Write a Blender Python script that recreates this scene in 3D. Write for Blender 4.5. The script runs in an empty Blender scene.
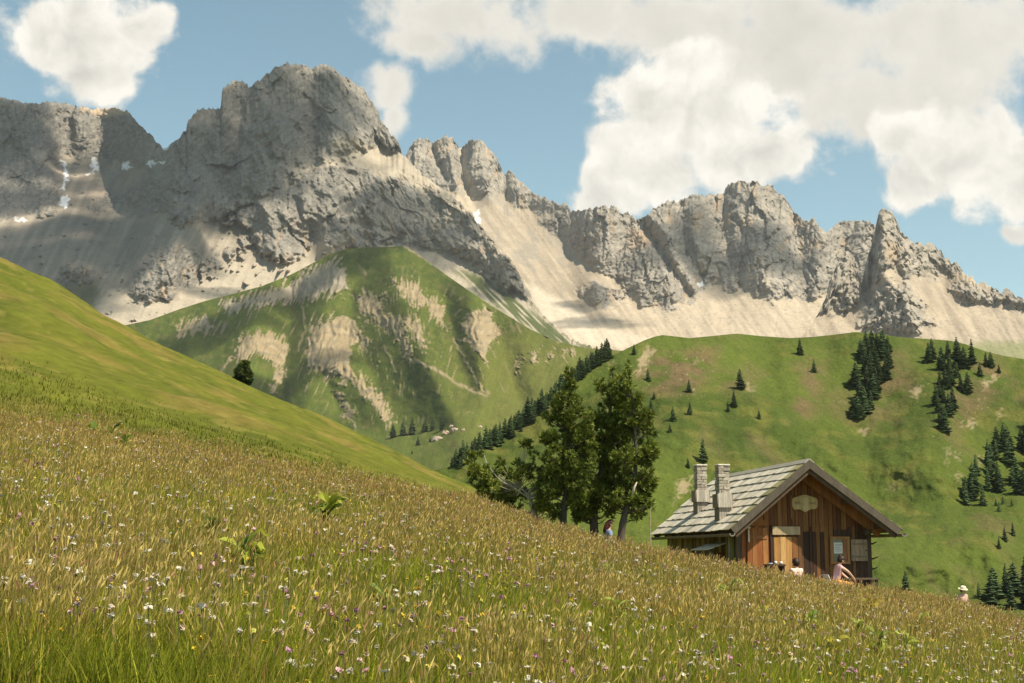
# Alpine meadow with a wooden hut below limestone peaks. Units: metres, camera at the origin looking along +Y.
HAZE = 0.000035; CLOUDS = True; EXPOSURE = 0.7; DENOISE = True
import bpy, bmesh, math, random
import numpy as np
from mathutils import Vector, Matrix
random.seed(7)
C = bpy.context.scene.collection
F = 1400.0
TH = math.atan(214.0 / F)
CT, ST = math.cos(TH), math.sin(TH)

def at(px, py, Y):
    """world point at forward distance Y seen in the photograph at pixel (px, py); works on arrays"""
    dx = (px - 512.0) / F
    dz = (341.5 - py) / F
    dy = CT - dz * ST
    k = Y / dy
    return dx * k, Y + 0 * dx, (ST + dz * CT) * k

def atv(px, py, Y):
    a = at(float(px), float(py), float(Y))
    return Vector((a[0], a[1], a[2]))

# ---------- noise ----------
_rng = np.random.RandomState(11)
_perm = _rng.permutation(256)
_perm = np.concatenate([_perm, _perm, _perm])
_ang = _rng.rand(256) * 2 * math.pi
_gx, _gy = np.cos(_ang), np.sin(_ang)

def pn(x, y, s=0):
    x = np.asarray(x, float) + s * 17.31
    y = np.asarray(y, float) + s * 9.77
    xi = np.floor(x).astype(int); yi = np.floor(y).astype(int)
    xf = x - xi; yf = y - yi
    u = xf * xf * xf * (xf * (xf * 6 - 15) + 10)
    v = yf * yf * yf * (yf * (yf * 6 - 15) + 10)
    def g(ix, iy, fx, fy):
        h = _perm[(_perm[ix & 255] + iy) & 255]
        return _gx[h] * fx + _gy[h] * fy
    a = g(xi, yi, xf, yf); b = g(xi + 1, yi, xf - 1, yf)
    c = g(xi, yi + 1, xf, yf - 1); d = g(xi + 1, yi + 1, xf - 1, yf - 1)
    return ((a + (b - a) * u) * (1 - v) + (c + (d - c) * u) * v) * 1.5

def fbm(x, y, o=4, s=0, gain=.5):
    r = 0; a = 1; t = 0
    for i in range(o):
        r = r + a * pn(x * 2 ** i, y * 2 ** i, s + i); t += a; a *= gain
    return r / t

def ss(a, b, x):
    t = np.clip((x - a) / (b - a), 0, 1)
    return t * t * (3 - 2 * t)

def lerp(a, b, t): return a + (b - a) * t

def mixc(c0, c1, m):
    """mix colours (arrays (...,3) or tuples) by mask m"""
    m = m[..., None]
    return np.asarray(c0) * (1 - m) + np.asarray(c1) * m

def sdpoly(P, pts):
    """signed distance (negative inside) to a closed polygon; P=(X,Y) arrays"""
    X, Yv = P
    pts = np.array(pts, float)
    x0, x1 = pts[:, 0].min() - 25, pts[:, 0].max() + 25
    y0, y1 = pts[:, 1].min() - 25, pts[:, 1].max() + 25
    out = np.full(X.shape, 30.0)
    sel = (X > x0) & (X < x1) & (Yv > y0) & (Yv < y1)
    if not sel.any(): return out
    x = X[sel]; y = Yv[sel]
    d = np.full(x.shape, 1e9); ins = np.zeros(x.shape, bool)
    n = len(pts)
    for i in range(n):
        ax, ay = pts[i]; bx, by = pts[(i + 1) % n]
        ex, ey = bx - ax, by - ay
        t = np.clip(((x - ax) * ex + (y - ay) * ey) / (ex * ex + ey * ey + 1e-9), 0, 1)
        d = np.minimum(d, (x - ax - ex * t) ** 2 + (y - ay - ey * t) ** 2)
        c = ((ay > y) != (by > y))
        with np.errstate(divide='ignore', invalid='ignore'):
            ins ^= c & (x < (ex) * (y - ay) / (ey if ey != 0 else 1e-9) + ax)
    d = np.sqrt(d); d[ins] *= -1
    out[sel] = d
    return out

def polymask(P, pts, soft=2.0):
    return ss(soft, -soft, sdpoly(P, pts))

def dline(P, pts):
    X, Yv = P
    d = np.full(X.shape, 1e9)
    for (ax, ay), (bx, by) in zip(pts[:-1], pts[1:]):
        ex, ey = bx - ax, by - ay
        t = np.clip(((X - ax) * ex + (Yv - ay) * ey) / (ex * ex + ey * ey + 1e-9), 0, 1)
        d = np.minimum(d, (X - ax - ex * t) ** 2 + (Yv - ay - ey * t) ** 2)
    return np.sqrt(d)

def pl(pts, x):
    p = np.array(pts, float)
    return np.interp(x, p[:, 0], p[:, 1])

def blur(a, r, axis):
    if r < 1: return a
    k = np.exp(-np.linspace(-2, 2, 2 * r + 1) ** 2); k /= k.sum()
    pad = [(0, 0)] * a.ndim; pad[axis] = (r, r)
    b = np.pad(a, pad, mode='edge'); out = 0
    for i in range(2 * r + 1):
        sl = [slice(None)] * a.ndim; sl[axis] = slice(i, i + a.shape[axis])
        out = out + k[i] * b[tuple(sl)]
    return out

# ---------- meshes ----------
def np_mesh(name, V, F_, mat=None, colors=None, smooth=True, parent=None, link=True):
    """V (n,3); F_ list of int arrays (m,k)"""
    me = bpy.data.meshes.new(name)
    if not isinstance(F_, (list, tuple)): F_ = [F_]
    nl = sum(f.size for f in F_); nf = sum(len(f) for f in F_)
    me.vertices.add(len(V)); me.vertices.foreach_set('co', np.ascontiguousarray(V, np.float32).ravel())
    me.loops.add(nl); me.polygons.add(nf)
    me.loops.foreach_set('vertex_index', np.concatenate([f.ravel() for f in F_]).astype(np.int32))
    st = []; o = 0
    for f in F_:
        k = f.shape[1]; st.append(o + np.arange(len(f)) * k); o += f.size
    me.polygons.foreach_set('loop_start', np.concatenate(st).astype(np.int32))
    me.polygons.foreach_set('use_smooth', np.full(nf, smooth))
    me.update(calc_edges=True)
    if colors is not None:
        at_ = me.color_attributes.new('tint', 'FLOAT_COLOR', 'POINT')
        c = np.ones((len(V), 4), np.float32); c[:, :colors.shape[1]] = colors
        at_.data.foreach_set('color', c.ravel())
    if mat: me.materials.append(mat)
    ob = bpy.data.objects.new(name, me)
    if link: C.objects.link(ob)
    if parent: ob.parent = parent
    return ob

def grid_faces(nr, nc):
    i = np.arange(nr * nc).reshape(nr, nc)
    return np.stack([i[:-1, :-1], i[:-1, 1:], i[1:, 1:], i[1:, :-1]], -1).reshape(-1, 4)

def tag(o, label=None, cat=None, group=None, kind=None):
    if label: o['label'] = label
    if cat: o['category'] = cat
    if group: o['group'] = group
    if kind: o['kind'] = kind
    return o

def empty(name, loc, rz=0):
    o = bpy.data.objects.new(name, None); C.objects.link(o)
    o.empty_display_size = .2
    o.location = loc; o.rotation_euler = (0, 0, rz)
    return o

def copy_tree(o, parent=None):
    c = o.copy(); C.objects.link(c)
    if parent: c.parent = parent
    for ch in list(o.children): copy_tree(ch, c)
    return c

class MB:
    """collects simple shapes; build() links them as one mesh object"""
    def __init__(s): s.v = []; s.f = []; s.c = []; s.tint = (1, 1, 1)
    def add(s, vs, fs):
        o = len(s.v); s.v += [tuple(v) for v in vs]; s.f += [tuple(i + o for i in f) for f in fs]
        s.c += [s.tint] * len(vs)
    def hexa(s, p):   # 8 points: bottom 4 ccw, top 4 ccw
        s.add(p, [(3, 2, 1, 0), (4, 5, 6, 7), (0, 1, 5, 4), (1, 2, 6, 5), (2, 3, 7, 6), (3, 0, 4, 7)])
    def box(s, x0, x1, y0, y1, z0, z1):
        s.hexa([(x0, y0, z0), (x1, y0, z0), (x1, y1, z0), (x0, y1, z0), (x0, y0, z1), (x1, y0, z1), (x1, y1, z1), (x0, y1, z1)])
    def prism(s, poly, y0, y1):  # poly list (x,z) ccw seen from -y
        n = len(poly)
        vs = [(x, y0, z) for x, z in poly] + [(x, y1, z) for x, z in poly]
        fs = [tuple(range(n)), tuple(range(2 * n - 1, n - 1, -1))] + [(i, i + n, (i + 1) % n + n, (i + 1) % n) for i in range(n)]
        s.add(vs, fs)
    def tube(s, pts, radii, n=7, cap=True):
        pts = [Vector(p) for p in pts]; rings = []
        up = Vector((0, 0, 1))
        vs = []
        for i, p in enumerate(pts):
            d = (pts[min(i + 1, len(pts) - 1)] - pts[max(i - 1, 0)])
            if d.length < 1e-9: d = Vector((0, 0, 1))
            d.normalize()
            a = d.cross(Vector((.31, .95, .07))).normalized(); b = d.cross(a)
            r = radii[i] if hasattr(radii, '__len__') else radii
            for k in range(n):
                t = 2 * math.pi * k / n
                vs.append(p + a * (math.cos(t) * r) + b * (math.sin(t) * r))
        fs = []
        for i in range(len(pts) - 1):
            for k in range(n):
                fs.append((i * n + k, i * n + (k + 1) % n, (i + 1) * n + (k + 1) % n, (i + 1) * n + k))
        if cap:
            fs.append(tuple(range(n))[::-1]); fs.append(tuple(range((len(pts) - 1) * n, len(pts) * n)))
        s.add(vs, fs)
    def ball(s, c, r, n=8, m=6):
        if not hasattr(r, '__len__'): r = (r, r, r)
        vs = [(c[0], c[1], c[2] - r[2])]
        for j in range(1, m):
            ph = math.pi * j / m
            for k in range(n):
                t = 2 * math.pi * k / n
                vs.append((c[0] + r[0] * math.sin(ph) * math.cos(t), c[1] + r[1] * math.sin(ph) * math.sin(t), c[2] - r[2] * math.cos(ph)))
        vs.append((c[0], c[1], c[2] + r[2]))
        fs = [(0, 1 + (k + 1) % n, 1 + k) for k in range(n)]
        for j in range(m - 2):
            for k in range(n):
                a = 1 + j * n + k; b = 1 + j * n + (k + 1) % n
                fs.append((a, b, b + n, a + n))
        L = len(vs) - 1; o = 1 + (m - 2) * n
        fs += [(L, o + k, o + (k + 1) % n) for k in range(n)]
        s.add(vs, fs)
    def build(s, name, mat, parent=None, smooth=False, bevel=0, jitter=0):
        me = bpy.data.meshes.new(name)
        vs = s.v
        if jitter:
            vs = [tuple(c + random.uniform(-jitter, jitter) for c in v) for v in vs]
        me.from_pydata(vs, [], s.f)
        a = me.color_attributes.new('tint', 'FLOAT_COLOR', 'POINT')
        a.data.foreach_set('color', np.array([(c[0], c[1], c[2], 1) for c in s.c], np.float32).ravel())
        bm = bmesh.new(); bm.from_mesh(me)
        bmesh.ops.recalc_face_normals(bm, faces=bm.faces)
        if bevel: 
            bmesh.ops.bevel(bm, geom=bm.edges[:], offset=bevel, segments=1, affect='EDGES')
        bm.to_mesh(me); bm.free()
        if smooth: me.polygons.foreach_set('use_smooth', [True] * len(me.polygons))
        if mat: me.materials.append(mat)
        o = bpy.data.objects.new(name, me); C.objects.link(o)
        if parent: o.parent = parent
        return o

# ---------- materials ----------
class NT:
    def __init__(s, mat):
        s.t = mat.node_tree; s.n = s.t.nodes; s.l = s.t.links
    def __call__(s, typ, ins=None, **kw):
        nd = s.n.new(typ)
        for k, v in kw.items(): setattr(nd, k, v)
        for k, v in (ins or {}).items():
            sock = nd.inputs[k]
            if isinstance(v, bpy.types.NodeSocket): s.l.new(v, sock)
            else: sock.default_value = v
        return nd
    def math(s, op, a, b=0.0, c=None, clamp=False):
        i = {0: a, 1: b}
        if c is not None: i[2] = c
        return s('ShaderNodeMath', i, operation=op, use_clamp=clamp).outputs[0]
    def mix(s, f, a, b, bt='MIX'):
        nd = s.n.new('ShaderNodeMix'); nd.data_type = 'RGBA'; nd.blend_type = bt
        for k, v in ((0, f), (6, a), (7, b)):
            if isinstance(v, bpy.types.NodeSocket): s.l.new(v, nd.inputs[k])
            else: nd.inputs[k].default_value = (v if not hasattr(v, '__len__') or len(v) == 4 else (*v, 1))
        return nd.outputs[2]
    def ramp(s, f, stops):
        nd = s.n.new('ShaderNodeValToRGB'); e = nd.color_ramp.elements
        while len(e) < len(stops): e.new(.5)
        for el, (p, c) in zip(e, stops):
            el.position = p; el.color = (*c, 1) if len(c) == 3 else c
        s.l.new(f, nd.inputs[0]); return nd.outputs[0]

def new_mat(name):
    m = bpy.data.materials.new(name); m.use_nodes = True; m.node_tree.nodes.clear()
    nt = NT(m); out = nt('ShaderNodeOutputMaterial')
    return m, nt, out

def tinted(name, scales, var=.25, rough=.9, bump=0., bump_scale=None, bump_dist=1., col=None, spec=.2, translucent=0., stretch=(1, 1, 1), coord='Object', ridged=False):
    """base colour = tint attribute (or col) x procedural variation, with procedural bump"""
    m, nt, out = new_mat(name)
    tc = nt('ShaderNodeTexCoord').outputs[coord]
    if stretch != (1, 1, 1): tc = nt('ShaderNodeMapping', {0: tc, 3: stretch}).outputs[0]
    base = nt('ShaderNodeAttribute', attribute_name='tint').outputs[0]
    if col is not None: base = nt.mix(1.0, base, (*col, 1), 'MULTIPLY')
    f = None
    for sc in scales:
        n = nt('ShaderNodeTexNoise', {'Vector': tc, 'Scale': sc, 'Detail': 4.0, 'Roughness': .6}).outputs[0]
        f = n if f is None else nt.math('ADD', f, n)
    f = nt.math('MULTIPLY', f, 1.0 / len(scales))
    g = nt.math('MULTIPLY_ADD', nt.math('SUBTRACT', f, .5), var * 5, 1.0)
    g = nt.math('MAXIMUM', g, .15)
    comb = nt('ShaderNodeCombineColor', {0: g, 1: g, 2: g}).outputs[0]
    colr = nt.mix(1.0, base, comb, 'MULTIPLY')
    p = nt('ShaderNodeBsdfPrincipled', {'Base Color': colr, 'Roughness': rough, 'Specular IOR Level': spec})
    if bump:
        if ridged:
            nd = nt('ShaderNodeTexNoise', {'Vector': tc}, noise_type='RIDGED_MULTIFRACTAL', normalize=True)
            for k_, v_ in (('Scale', bump_scale), ('Detail', 7.0), ('Roughness', .62), ('Lacunarity', 2.1)): nd.inputs[k_].default_value = v_
            n = nd.outputs[0]
        else: n = nt('ShaderNodeTexNoise', {'Vector': tc, 'Scale': bump_scale, 'Detail': 6.0, 'Roughness': .65}).outputs[0]
        st_ = nt('ShaderNodeAttribute', attribute_name='tint').outputs[3] if ridged else bump
        b = nt('ShaderNodeBump', {'Strength': st_, 'Distance': bump_dist, 'Height': n})
        nt.l.new(b.outputs[0], p.inputs['Normal'])
    sh = p.outputs[0]
    if translucent:
        tr = nt('ShaderNodeBsdfTranslucent', {'Color': colr})
        sh = nt('ShaderNodeMixShader', {0: translucent, 1: sh, 2: tr.outputs[0]}).outputs[0]
    nt.l.new(sh, out.inputs[0])
    return m
# =====================================================================
# TERRAIN.  Each landform is a height surface; its slope angles are integrated upwards from its foot
# so rock walls stand steep (60 deg), scree lies at its angle of repose (33 deg), meadows flatter.
# =====================================================================
rock_mat = tinted('limestone_rock', (.03, .11, .3), var=.26, rough=.95, bump=1.0, bump_scale=.075, bump_dist=6.5, spec=.1, ridged=True)
scree_grass_mat = tinted('alpine_slope', (.01, .045, .15), var=.16, rough=.95, bump=.7, bump_scale=.12, bump_dist=2.2, spec=.1)
grass_far_mat = tinted('mountain_pasture', (.02, .12, .5), var=.20, rough=.95, bump=1.0, bump_scale=.35, bump_dist=.9, spec=.1)

def chart(name, x0, x1, dx, nrow, sil, base, Yb, slope, relief, color, mat, jag=0., hblur=5, back=(8, 60., .8), vpow=1.0, rockmask=None):
    xs = np.arange(x0, x1 + .01, dx)
    S = pl(sil, xs)
    if jag: S = S + jag * (fbm(xs / 9., xs * 0 + 3.3, 4, 5, .65) * 3.0 + 4.5 * (np.abs(pn(xs / 5.5, xs * 0 + .7, 9)) - .25) + 3.0 * (np.abs(pn(xs / 2.6, xs * 0 + .2, 19)) - .25))
    B = pl(base, xs)
    t = (np.linspace(0, 1, nrow) ** vpow)[:, None]
    Sm = blur(S, 34, 0)
    PY = B[None] + (Sm - B)[None] * t + (S - Sm)[None] * ss(.72, 1., t)
    PX = np.broadcast_to(xs[None], PY.shape).copy()
    dzc = (341.5 - PY) / F; h = (ST + dzc * CT) / (CT - dzc * ST)
    ang = slope(PX, PY); det = None
    if isinstance(ang, tuple): ang, det = ang
    def integrate(a_):
        s = np.maximum(np.tan(np.radians(a_)), h + .12)
        Y = np.zeros_like(PY); Y[0] = Yb(xs) if callable(Yb) else Yb
        for i in range(1, nrow):
            Y[i] = Y[i - 1] + Y[i - 1] * (h[i] - h[i - 1]) / (s[i] - h[i])
        return Y
    ang = blur(ang, 14, 1)
    Y = blur(integrate(ang), hblur, 1)
    if det is not None:      # ledges and cliffs: only their local part, so no column drifts
        D = blur(integrate(np.clip(ang + blur(det, 1, 1), 25, 84)), 1, 1) - integrate(ang)
        D = D - blur(D, 16, 0)
        Y = Y + D
    Y = Y + relief(PX, PY, Y)
    X, Yw, Z = at(PX, PY, Y)
    col = color(PX, PY, X, Yw, Z)
    rk_ = rockmask(PX, PY)[0] if rockmask else np.ones_like(PX)
    col = np.concatenate([col, (.22 + .78 * rk_)[..., None]], -1)
    # far side: falls away behind the crest
    nb, st, dr = back
    k = np.arange(1, nb + 1)[:, None]
    yb = Yw[-1] + st * k ** 1.3
    zb = Z[-1] - st * dr * k ** 1.3 + st * .25 * fbm(xs[None] / 30., k * .7, 3, 9)
    X = np.vstack([X, X[-1:] + 0 * k]); Yw = np.vstack([Yw, yb]); Z = np.vstack([Z, zb])
    col = np.concatenate([col, np.repeat(col[-1:], nb, 0)], 0)
    V = np.stack([X, Yw, Z], -1).reshape(-1, 3)
    ob = np_mesh(name, V, grid_faces(*X.shape), mat, colors=col.reshape(-1, 4))
    ob['kind'] = 'structure'
    return dict(ob=ob, xs=xs, PY=PY[:, :], X=X[:nrow], Y=Yw[:nrow], Z=Z[:nrow])

def chart_point(ch, px, py):
    """point on a charted surface whose photo position is (px,py)"""
    j = int(np.clip(round((px - ch['xs'][0]) / (ch['xs'][1] - ch['xs'][0])), 0, len(ch['xs']) - 1))
    col = ch['PY'][:, j]; i = int(np.argmin(np.abs(col - py)))
    return Vector((ch['X'][i, j], ch['Y'][i, j], ch['Z'][i, j]))

def ridges(PX, PY, ang, wl, o, s, stretch=2.4, warp=.6):
    """crag relief: ridged noise running along direction ang (deg from vertical, + leans to the right going up), in px"""
    a = math.radians(ang); ca, sa = math.cos(a), math.sin(a)
    wx = PX + warp * wl * fbm(PX / wl / 1.6, PY / wl / 1.6, 2, s + 40)
    wy = PY + warp * wl * fbm(PX / wl / 1.6, PY / wl / 1.6, 2, s + 60)
    u = wx * ca + wy * sa; v = (-wx * sa + wy * ca) / stretch
    r = 0; amp = wl; w = 1.
    for i in range(o):
        k = 2 ** i / wl
        n = 1 - np.abs(pn(u * k, v * k, s + i)) * 2.0
        r = r + amp * (n * (1 if i == 0 else (.55 + .45 * w)))
        w = np.clip(n, -1, 1); amp *= .68
    return r

GREY = (.225, .206, .180); GREYD = (.140, .131, .118); CREAM = (.37, .32, .255); OCHRE = (.34, .24, .15); PINK = (.30, .24, .195)
SCREE = (.34, .292, .228); SCREED = (.215, .185, .15); SNOW = (.72, .73, .75)
G1 = (.077, .100, .016); G2 = (.046, .067, .012); G3 = (.115, .114, .025); BRN = (.115, .088, .04); BARE = (.275, .212, .132)

# ---------------------------------------------------------------- main massif (left ridge, cirque, big summit, its long right skirt)
silA = [(-220, 135), (-140, 120), (-60, 102), (0, 97), (22, 103), (50, 102), (68, 103.5), (84, 108), (100, 108), (112, 107), (128, 110), (137, 122), (148, 133), (158, 143), (163, 148),
        (167, 146), (173, 142), (186, 130), (187.5, 122), (198, 110), (205, 108), (219, 108.5), (221, 104), (221.5, 92), (224, 87), (230, 84), (233, 80), (240, 79), (245, 81), (249, 87), (253, 84), (257, 80), (260, 81),
        (268, 73), (275, 67.5), (279, 67), (286, 64), (300, 63.5), (309, 67), (318, 65), (326, 64.5), (334, 68), (345, 77), (358, 85), (364, 88), (368, 96), (374, 105), (378, 111), (380, 120), (386, 125), (391, 135), (398, 141), (402, 152),
        (408, 160), (420, 172), (432, 182), (446, 192), (460, 202), (472, 214), (482, 228), (492, 240), (504, 252), (514, 264), (522, 278), (532, 296), (542, 312), (556, 328), (575, 341), (600, 350), (640, 362), (760, 385)]
baseA = [(-220, 345), (100, 345), (700, 400)]
# rock bodies (everything not listed here is scree) traced on the mountain
rockA = [
 [(-230, 90), (160, 90), (172, 155), (150, 168), (128, 166), (92, 158), (64, 158), (52, 163), (62, 190), (56, 214), (40, 218), (20, 214), (0, 220), (-230, 235)],
 [(84, 208), (100, 196), (124, 190), (140, 178), (165, 150), (188, 100), (300, 50), (380, 60), (420, 150), (360, 150), (330, 158), (300, 176), (262, 196), (236, 214), (208, 222), (186, 226), (170, 222), (160, 214), (140, 220), (120, 206), (98, 216)],
 [(132, 282), (140, 268), (158, 250), (178, 243), (198, 248), (208, 262), (206, 276), (190, 290), (166, 300), (145, 304), (130, 296)],
 [(209, 256), (218, 250), (224, 262), (218, 273), (210, 270)], [(224, 250), (236, 244), (240, 256), (232, 264)], [(236, 240), (248, 232), (252, 248), (242, 256)],
 [(214, 222), (262, 198), (300, 176), (335, 160), (368, 168), (386, 178), (380, 196), (360, 215), (336, 232), (322, 250), (314, 238), (306, 252), (290, 262), (270, 263), (256, 252), (248, 232)],
 [(322, 252), (330, 236), (350, 216), (374, 196), (388, 176), (405, 170), (425, 182), (452, 200), (472, 216), (492, 240), (512, 262), (528, 290), (534, 306), (520, 298), (505, 288), (488, 276), (470, 262), (440, 252), (410, 247), (385, 246), (345, 252), (325, 262)],
 [(50, 290), (66, 264), (95, 268), (100, 280), (70, 284)],
]
creamA = [[(320, 150), (335, 136), (352, 137), (380, 150), (410, 166), (440, 190), (470, 216), (462, 218), (436, 200), (404, 182), (386, 172), (360, 152), (340, 146)],
          [(88, 322), (100, 298), (120, 290), (140, 303), (176, 300), (206, 280), (240, 262), (262, 262), (300, 262), (322, 235), (334, 250), (318, 280), (260, 300), (180, 325), (100, 335)]]
snowA = [[(62, 160), (66, 162), (68, 176), (65, 190), (62, 187), (65, 176)], [(58, 200), (68, 196), (71, 200), (64, 208)], [(90, 159), (97, 158), (98, 170), (94, 173)], [(121, 165), (129, 161), (132, 167), (122, 169)],
         [(147, 162), (163, 160), (163, 163), (149, 165)], [(15, 219), (26, 219), (27, 222), (16, 221)], [(163, 147), (168, 146), (168, 149), (163, 149)], [(86, 173), (90, 172), (90, 174), (85, 175)]]
warpA = lambda PX, PY, k=1.: (PX + k * 9 * fbm(PX / 14., PY / 14., 4, 3), PY + k * 9 * fbm(PX / 14., PY / 14., 4, 8))
_cache = {}
def facets(PX, PY, wl, s, stretch=1.6, ang=0., amp=.5):
    """cracked rock: jittered cells, each with a plane of its own tilt, so edges stay sharp"""
    a = math.radians(ang); ca, sa = math.cos(a), math.sin(a)
    X = PX + .35 * wl * fbm(PX / wl, PY / wl, 3, s + 1); Yy = PY + .35 * wl * fbm(PX / wl, PY / wl, 3, s + 2)
    u = (X * ca + Yy * sa) / wl; v = (-X * sa + Yy * ca) / (wl * stretch)
    iu = np.floor(u).astype(int); iv = np.floor(v).astype(int)
    best = np.full(u.shape, 1e9); out = np.zeros(u.shape)
    for di in (-1, 0, 1):
        for dj in (-1, 0, 1):
            h = _perm[(_perm[(iu + di) & 255] + iv + dj + s * 7) & 255]
            cu = iu + di + (h % 16) / 16.; cv = iv + dj + (h // 16) / 16.
            d = (u - cu) ** 2 + (v - cv) ** 2
            h2 = _perm[(h + 91) & 255]; h3 = _perm[(h + 37) & 255]
            val = ((u - cu) * (h2 / 127.5 - 1) + (v - cv) * (h3 / 127.5 - 1) * .7 + (_perm[(h + 5) & 255] / 255. - .5) * .55)
            k = d < best; best = np.where(k, d, best); out = np.where(k, val, out)
    return out * wl * amp * 2.
def cracks(PX, PY, wl, s, stretch, ang, w=.07):
    a = math.radians(ang); ca, sa = math.cos(a), math.sin(a)
    X = PX + .5 * wl * fbm(PX / wl / 1.5, PY / wl / 1.5, 3, s + 1); u = (X * ca + PY * sa) / wl; v = (-X * sa + PY * ca) / (wl * stretch)
    return ss(w, 0, np.abs(pn(u, v, s)))
def beds(PX, PY, tilt, wl, s):
    w = 5 * fbm(PX / 30., PY / 30., 3, s + 7)
    b = PY + tilt * PX + w
    n = pn(b / wl, PX / 55. + .3 * pn(PX / 9., PY / 9., s + 2), s) + .6 * pn(b / wl * 2.1, PX / 30., s + 1) + .35 * pn(b / wl * 4.3, PX / 18., s + 3)
    return np.clip(n * 1.5, -1, 1)
def maskA(PX, PY):
    if 'A' not in _cache or _cache['A'][0].shape != PX.shape:
        P = warpA(PX, PY)
        m = 0
        fz = 7 * fbm(PX / 5., PY / 5., 4, 14) + 1.
        for p in rockA: m = np.maximum(m, ss(2.5, -4.5, sdpoly(P, p) + fz))
        m = np.maximum(m, .9 * ss(.34, .46, fbm(PX / 9., PY / 6., 4, 16)) * ss(420, 300, PX))
        inner = 0
        for p in rockA: inner = np.maximum(inner, ss(0, -22, sdpoly(P, p)))
        _cache['A'] = (m, inner)
    return _cache['A']
def slopeA(PX, PY):
    m, _ = maskA(PX, PY)
    sc = 34 - 4 * ss(260, 330, PY)
    return lerp(sc, 54, m), m * 18 * beds(PX, PY, .55 * ss(120, 200, PX) * ss(420, 300, PX), 7., 301)
def reliefA(PX, PY, Y):
    m, inner = maskA(PX, PY)
    left = ss(190, 60, PX)
    r = -ridges(PX, PY, -24, 26, 5, 1, 2.2) * .22 * ss(150, 220, PX)   # diagonal beds of the summit
    r += -ridges(PX, PY, 24, 16, 5, 5, 2.6) * .35 * ss(220, 150, PX)   # fluted left ridge
    r += -ridges(PX, PY, 6, 6, 3, 12, 2.2) * .4
    r += facets(PX, PY, 24, 401, 1.8, -30, .40) * ss(130, 190, PX) + facets(PX, PY, 16, 402, 2.0, 20, .5) * ss(190, 130, PX) + facets(PX, PY, 6.5, 403, 1.8, -15, .42) * (.4 + .9 * ss(-.3, .4, fbm(PX / 24., PY / 24., 3, 409)))
    r += 5 * cracks(PX, PY, 22, 404, 4.5, -12) * ss(-.1, .3, fbm(PX / 40., PY / 40., 2, 406)) + 3 * cracks(PX, PY, 12, 405, 2.5, -50) * ss(0, .3, fbm(PX / 30., PY / 30., 2, 407))
    r -= ridges(PX, PY, -28, 40, 2, 408, 2.5) * .35 * ss(150, 200, PX)
    r = r * (.05 + .95 * m) 
    # terraces
    z = Y * .3 - 0 * PX
    # bodies standing proud of the slope
    r -= 14 * inner
    P = (PX, PY)
    for pts, w, a in [([(388, 176), (372, 200), (350, 218), (326, 246)], 10, -60), ([(405, 168), (450, 200), (500, 255)], 22, -40),
                      ([(335, 137), (318, 170), (300, 215)], 16, -45), ([(262, 198), (272, 225), (276, 255)], 9, -32), ([(292, 188), (300, 215), (302, 245)], 7, 30),
                      ([(285, 66), (262, 120), (232, 180), (200, 215)], 26, -70), ([(330, 66), (338, 110), (352, 140)], 20, -50), ([(225, 85), (222, 130), (206, 175), (190, 218)], 12, -35), ([(245, 90), (240, 140), (222, 190)], 8, 40),
                      ([(0, 100), (30, 150), (52, 200)], 22, -60), ([(70, 104), (84, 135), (80, 160)], 12, -40), ([(52, 104), (62, 140), (58, 165)], 7, 35), ([(118, 110), (128, 135), (130, 160)], 10, -30),
                      ([(365, 168), (360, 190), (345, 205)], 6, 25), ([(178, 243), (165, 270), (150, 300)], 13, -35), ([(324, 236), (316, 262), (280, 292)], 7, 12)]:
        d = dline(P, pts); r += .85 * a * np.exp(-(d / w) ** 1.6)
    # fan streaks of the scree
    r += (1 - m) * (2.5 * fbm((PX + PY * .5) / 5., PY / 60., 3, 21) + 9 * fbm((PX + PY * .4) / 26., PY / 90., 3, 23))
    r += 420 * ss(175, 95, PX) * ss(260, 150, PY)      # the left ridge stands further back
    return r
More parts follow.
